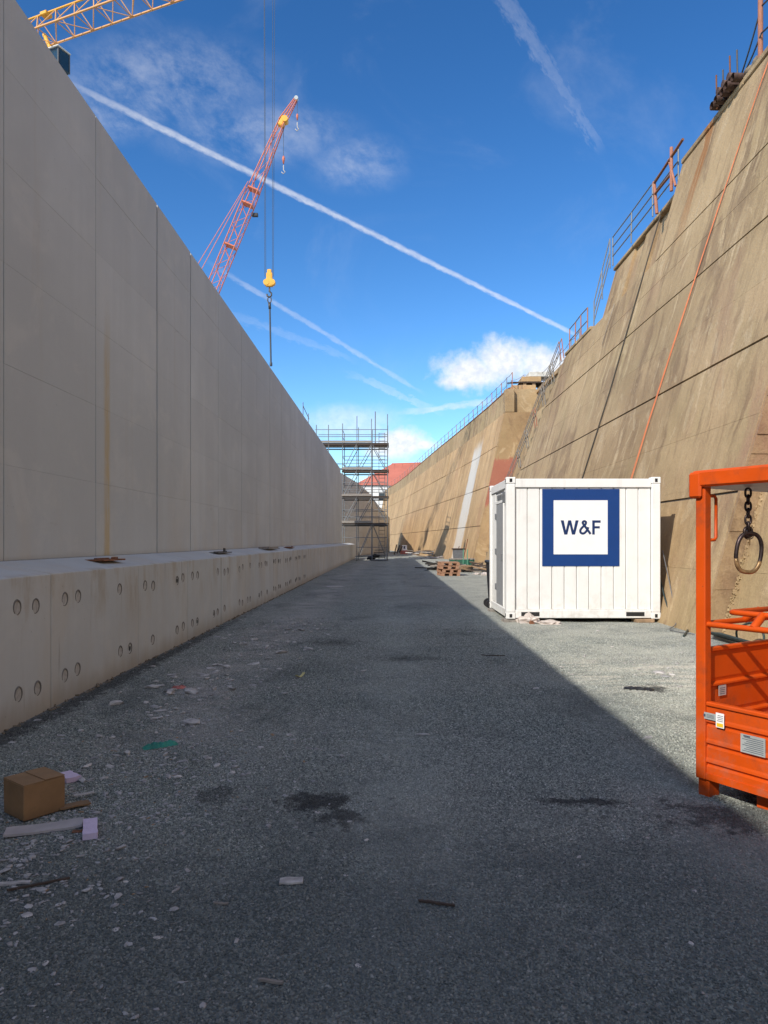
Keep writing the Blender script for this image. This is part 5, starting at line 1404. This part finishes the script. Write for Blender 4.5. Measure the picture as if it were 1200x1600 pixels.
# ================================================================== DEBRIS ON THE GRAVEL
# cardboard box
bxp = G(52, 1283); ang = R(-38)
cb = thing('cardboard_box', 'closed brown cardboard box standing on the gravel by the left ledge', 'box', (bxp.x - .062, bxp.y + .14, 0), ang)
bwid, bdep, bhei = .225, .225, .19
b = MB(); b.box((0, 0, bhei / 2), (bwid, bdep, bhei - .004), None, .004); body = b.build('body', M['card'], cb, local=True)
for v in body.data.vertices:
    v.co.x += .006 * noise.noise(v.co * 9); v.co.y += .006 * noise.noise(v.co * 9 + Vector((3, 0, 0)))
for s_ in (-1, 1):
    b = MB(); b.box((0, s_ * bdep / 4, bhei + .002 + .002 * s_), (bwid + .004, bdep / 2 - .001, .005), Matrix.Rotation(-.008 * s_, 3, 'X'), .001); b.build('flap', M['card'], cb, local=True)
def slab(name, label, cat, px, py, sx_, sy_, sz_, rz, mat, tilt=0.0, group=None, bend=0.0, zoff=0.0):
    c = G(px, py); b = MB()
    nx = 8; vs = []
    for top in (0, 1):
        for j in range(3):
            for i in range(nx + 1):
                u = i / nx - .5; vv = j / 2 - .5
                x = u * sx_; y = vv * sy_ * (1 + .12 * noise.noise(Vector((u * 4, py, 0))))
                z = top * sz_ + bend * u * u * 4 + .004 * noise.noise(Vector((x * 20 + px, y * 20, 1)))
                vs.append(b.b.verts.new((x + .04 * sx_ * noise.noise(Vector((vv * 3, px * .1, 0))), y, z)))
    def I(t_, j, i): return vs[t_ * 3 * (nx + 1) + j * (nx + 1) + i]
    for j in range(2):
        for i in range(nx):
            b.b.faces.new((I(1, j, i), I(1, j, i + 1), I(1, j + 1, i + 1), I(1, j + 1, i))); b.b.faces.new((I(0, j, i), I(0, j + 1, i), I(0, j + 1, i + 1), I(0, j, i + 1)))
    for i in range(nx):
        b.b.faces.new((I(0, 0, i), I(0, 0, i + 1), I(1, 0, i + 1), I(1, 0, i))); b.b.faces.new((I(0, 2, i + 1), I(0, 2, i), I(1, 2, i), I(1, 2, i + 1)))
    for j in range(2):
        b.b.faces.new((I(0, j + 1, 0), I(0, j, 0), I(1, j, 0), I(1, j + 1, 0))); b.b.faces.new((I(0, j, nx), I(0, j + 1, nx), I(1, j + 1, nx), I(1, j, nx)))
    o = b.single(name, mat, (c.x, c.y, gz(c.x, c.y) + .006 + zoff), label, cat, group, rz, local=True)
    o.rotation_euler = (0, tilt, rz)
    return o
slab('foam_block', 'lilac foam block lying behind the right corner of the cardboard box', 'foam block', 107, 1218, .15, .09, .03, R(-42), M['foam'])
slab('foam_block', 'lilac foam block lying in front of the grey board strip', 'foam block', 141, 1302, .22, .068, .03, R(112), M['foam'])
slab('board_strip', 'long pale grey board strip lying in front of the cardboard box', 'board', 70, 1297, .36, .11, .012, R(22), M['cardgrey'], bend=.006)
slab('cardboard_piece', 'flat brown cardboard scrap sticking out right of the box', 'cardboard', 116, 1262, .16, .07, .008, R(35), M['card'], zoff=.01)
slab('paper_scrap', 'small white paper strip on the cardboard scrap right of the box', 'paper', 131, 1247, .11, .028, .006, R(35), M['pale'], zoff=.02)
def strip(name, label, cat, px, py, L, Wd, H, rz, mat, seed):
    c = G(px, py); b = MB(); n = 16; m_ = 9; rows_ = []
    for i in range(n + 1):
        u = i / n - .5; row = []
        for j in range(m_ + 1):
            v = j / m_ - .5
            wv = Wd * (.75 + .5 * noise.noise(Vector((u * 3 + seed, 0, 1))) + .5 * (.5 - abs(u)))
            z = H * (.25 + .9 * abs(noise.noise(Vector((u * 5 + seed, v * 2.5, 0)))) + .5 * abs(noise.noise(Vector((u * 13, v * 7, seed))))) * (1 - (2 * v) ** 4) * (1 - (2 * u) ** 6)
            row.append(b.b.verts.new((u * L + .02 * L * noise.noise(Vector((v * 6, seed, 0))), v * wv + .12 * Wd * noise.noise(Vector((u * 6, seed, 4))), z + .001)))
        rows_.append(row)
    for i in range(n):
        for j in range(m_): b.b.faces.new((rows_[i][j], rows_[i + 1][j], rows_[i + 1][j + 1], rows_[i][j + 1]))
    return b.single(name, mat, (c.x, c.y, gz(c.x, c.y) + .004), label, cat, None, rz, local=True)
strip('plastic_scrap', 'crumpled teal green plastic strip on the gravel left of centre', 'plastic', 251, 1167, .25, .10, .045, R(34), M['teal'], 2.3)
strip('red_scrap', 'flattened red and white wrapper lying near the ledge', 'wrapper', 280, 1077, .15, .09, .03, R(-10), M['redscrap'], 5.1)
strip('paper_scrap', 'crumpled pale paper touching the red wrapper near the ledge', 'paper', 296, 1080, .14, .08, .03, R(-16), M['pale'], 7.7)
strip('dark_rag', 'black oily rag on the sunlit gravel left of the basket', 'rag', 998, 1080, .28, .13, .022, R(-22), M['black'], 9.3)
slab('leaf', 'small orange brown leaf beside the grey board strip', 'leaf', 121, 1302, .05, .03, .004, R(10), M['rust'])
slab('rag', 'pale torn paper rag lying alone on the gravel in the foreground', 'paper', 455, 1382, .10, .05, .008, R(5), M['pale'])
slab('timber_lath', 'thin dark lath lying on the gravel right of the foreground centre', 'lath', 682, 1417, .15, .011, .008, R(-16), M['wooddark'])
slab('timber_lath', 'pale thin lath lying at the bottom of the foreground', 'lath', 423, 1530, .085, .012, .008, R(-8), M['woodgrey'])
slab('timber_lath', 'pale short lath lying left of the torn paper rag', 'lath', 345, 1412, .06, .010, .006, R(-5), M['woodgrey'])
slab('timber_lath', 'long dark stick lying below the grey board strip at the left', 'lath', 60, 1385, .24, .009, .008, R(28), M['wooddark'])
slab('timber_lath', 'pale split stick at the left edge below the cardboard box', 'lath', 20, 1383, .14, .02, .008, R(12), M['pale'])
slab('strap_piece', 'bent yellowish strap piece on the gravel before the ledge', 'strap', 469, 1058, .18, .03, .006, R(70), M['strap'], bend=.03)
slab('paper_scrap', 'pale slip lying beside the yellowish strap piece', 'paper', 568, 1049, .10, .03, .006, R(60), M['pale'])
slab('cardboard_piece', 'thin pale lath on the gravel in the middle of the shaded lane', 'lath', 661, 1150, .10, .025, .008, R(-15), M['pale'])
slab('paper_scrap', 'large white paper sheet on the gravel near the scaffold end', 'paper', 522, 917, .55, .5, .01, R(30), M['pale'])
slab('timber_lath', 'dark stick on the shaded gravel near the container', 'lath', 770, 1026, .30, .012, .01, R(-12), M['wooddark'])
def shard(name, label, cat, c, s_, k, grp):
    r_ = random.Random(k * 13 + 5); b = MB(); lath = name == 'lath_chip'
    sx_, sy_, sz_ = (s_ * 1.1, s_ * .16, s_ * .12) if lath else (s_ * r_.uniform(.6, 1.0), s_ * r_.uniform(.4, .75), s_ * r_.uniform(.12, .3))
    for _ in range(16):
        a = r_.uniform(0, 6.283); q = r_.uniform(.55, 1.0)
        b.b.verts.new((math.cos(a) * q * sx_, math.sin(a) * q * sy_, r_.uniform(0, 1) * sz_ * (1.25 - q)))
    r0_ = bmesh.ops.convex_hull(b.b, input=b.b.verts[:])
    bmesh.ops.delete(b.b, geom=[v for v in b.b.verts if not v.link_faces], context='VERTS')
    o = b.single(name, (M['woodgrey'] if lath else M['pale'] if k % 3 else M['pale2']), c, label, cat, grp, r_.uniform(0, 6.28), local=True)
    o.rotation_euler = (r_.uniform(-.12, .12), r_.uniform(-.12, .12), r_.uniform(0, 6.28)); return o
chips = [(318, 1054, .10), (330, 1044, .13), (345, 1040, .16), (352, 1030, .10), (320, 1055, .14), (396, 1038, .14), (395, 1070, .09), (413, 1045, .10), (431, 1041, .08), (372, 1030, .07),
         (193, 1146, .085), (20, 1161, .07), (284, 1191, .07), (247, 1462, .034), (43, 1432, .05), (175, 1275, .06), (184, 1287, .06), (142, 1200, .05), (340, 995, .12), (350, 998, .1),
         (452, 1150, .06), (455, 1158, .07), (312, 1077, .06), (358, 1073, .08), (371, 1076, .07), (268, 1055, .12), (270, 1058, .10), (240, 1105, .09), (250, 1112, .09), (235, 1118, .07),
         (1012, 1152, .10), (970, 1154, .07), (838, 1075, .08), (1040, 1058, .12), (1030, 1052, .16), (935, 985, .09), (733, 987, .12), (560, 1505, .03), (325, 1545, .03), (750, 1200, .03),
         (497, 1275, .035), (460, 1236, .03), (470, 1218, .03), (90, 1415, .035), (70, 1505, .03), (270, 1440, .03), (180, 1450, .03), (540, 1370, .03), (700, 1330, .03), (905, 1340, .03), (1010, 1310, .03), (1085, 1400, .035)]
for k, (px, py, s_) in enumerate(chips):
    c = G(px, py); s_ *= .8
    lit = c.x > 1.95
    lab = ('pale mortar flake lying on the sunlit gravel' if lit else 'pale mortar flake lying on the shaded gravel near the ledge' if c.x < -.9 else 'pale stone chip lying on the shaded gravel of the lane')
    grp = 'flakes on the sunlit gravel' if lit else 'flakes on the gravel along the ledge' if c.x < -.9 else 'stone chips on the lane'
    shard('lath_chip' if k % 7 == 3 else 'mortar_flake', lab if k % 7 != 3 else lab.replace('mortar flake', 'thin wood chip').replace('stone chip', 'thin wood chip'), 'debris', (c.x, c.y, gz(c.x, c.y) + .002), s_, k, grp if k % 7 != 3 else grp + ', wood')
# uncounted fine rubble
def rubble(name, n, fx_, mat, smin, smax, seed):
    r_ = random.Random(seed); b = MB()
    for _ in range(n):
        x, y = fx_(r_); s_ = r_.uniform(smin, smax) * (1 if r_.random() < .85 else 1.8)
        mtx = Matrix.Translation((x, y, gz(x, y) + s_ * .2)) @ Matrix.Rotation(r_.uniform(0, 6.3), 4, 'Z') @ Matrix.Rotation(r_.uniform(-.4, .4), 4, 'X') @ Matrix.Diagonal((s_ * r_.uniform(.8, 1.8), s_ * r_.uniform(.5, 1), s_ * r_.uniform(.25, .5), 1))
        v = bmesh.ops.create_icosphere(b.b, subdivisions=1, radius=.6, matrix=mtx)['verts']
        for q in v: q.co += Vector((r_.uniform(-1, 1), r_.uniform(-1, 1), r_.uniform(-.4, .4))) * s_ * .16
    o = b.build(name, mat); o['kind'] = 'stuff'; return o
rubble('rubble_chips', 2600, lambda r_: (min(-.2, max(-2.9, r_.gauss(-1.7, .5))), 2.2 + 12 * r_.random() ** 1.3), M['pale2'], .005, .022, 31)
rubble('rubble_chips', 260, lambda r_: (min(-.6, max(-2.8, r_.gauss(-1.7, .4))), r_.uniform(4.5, 14)), M['pale'], .015, .05, 41)
rubble('rubble_chips', 330, lambda r_: (r_.uniform(-2.6, 3.8), 2.0 + 8 * r_.random()), M['pale'], .005, .014, 33)
rubble('rubble_chips', 700, lambda r_: (r_.gauss(-1.75, .32), r_.gauss(3.55, .45)), M['pale2'], .004, .02, 35)
rubble('rubble_chips', 420, lambda r_: (r_.gauss(-1.15, .4), r_.gauss(4.6, .6)), M['pale2'], .004, .017, 36)
rubble('wood_splinters', 260, lambda r_: (min(-.3, max(-2.8, r_.gauss(-1.6, .5))), r_.gauss(4.2, 1.0)), M['wood'], .004, .014, 38)
rubble('rubble_chips', 260, lambda r_: (min(4.6, max(2.0, r_.gauss(3.4, .8))), r_.gauss(8.2, 1.2)), M['pale'], .008, .026, 37)
rubble('dark_crumbs', 500, lambda r_: ((r_.gauss(-.4, .2), r_.gauss(4.0, .16)) if r_.random() < .55 else (r_.gauss(1.05, .2), r_.gauss(4.13, .06))), M['black'], .003, .009, 39)
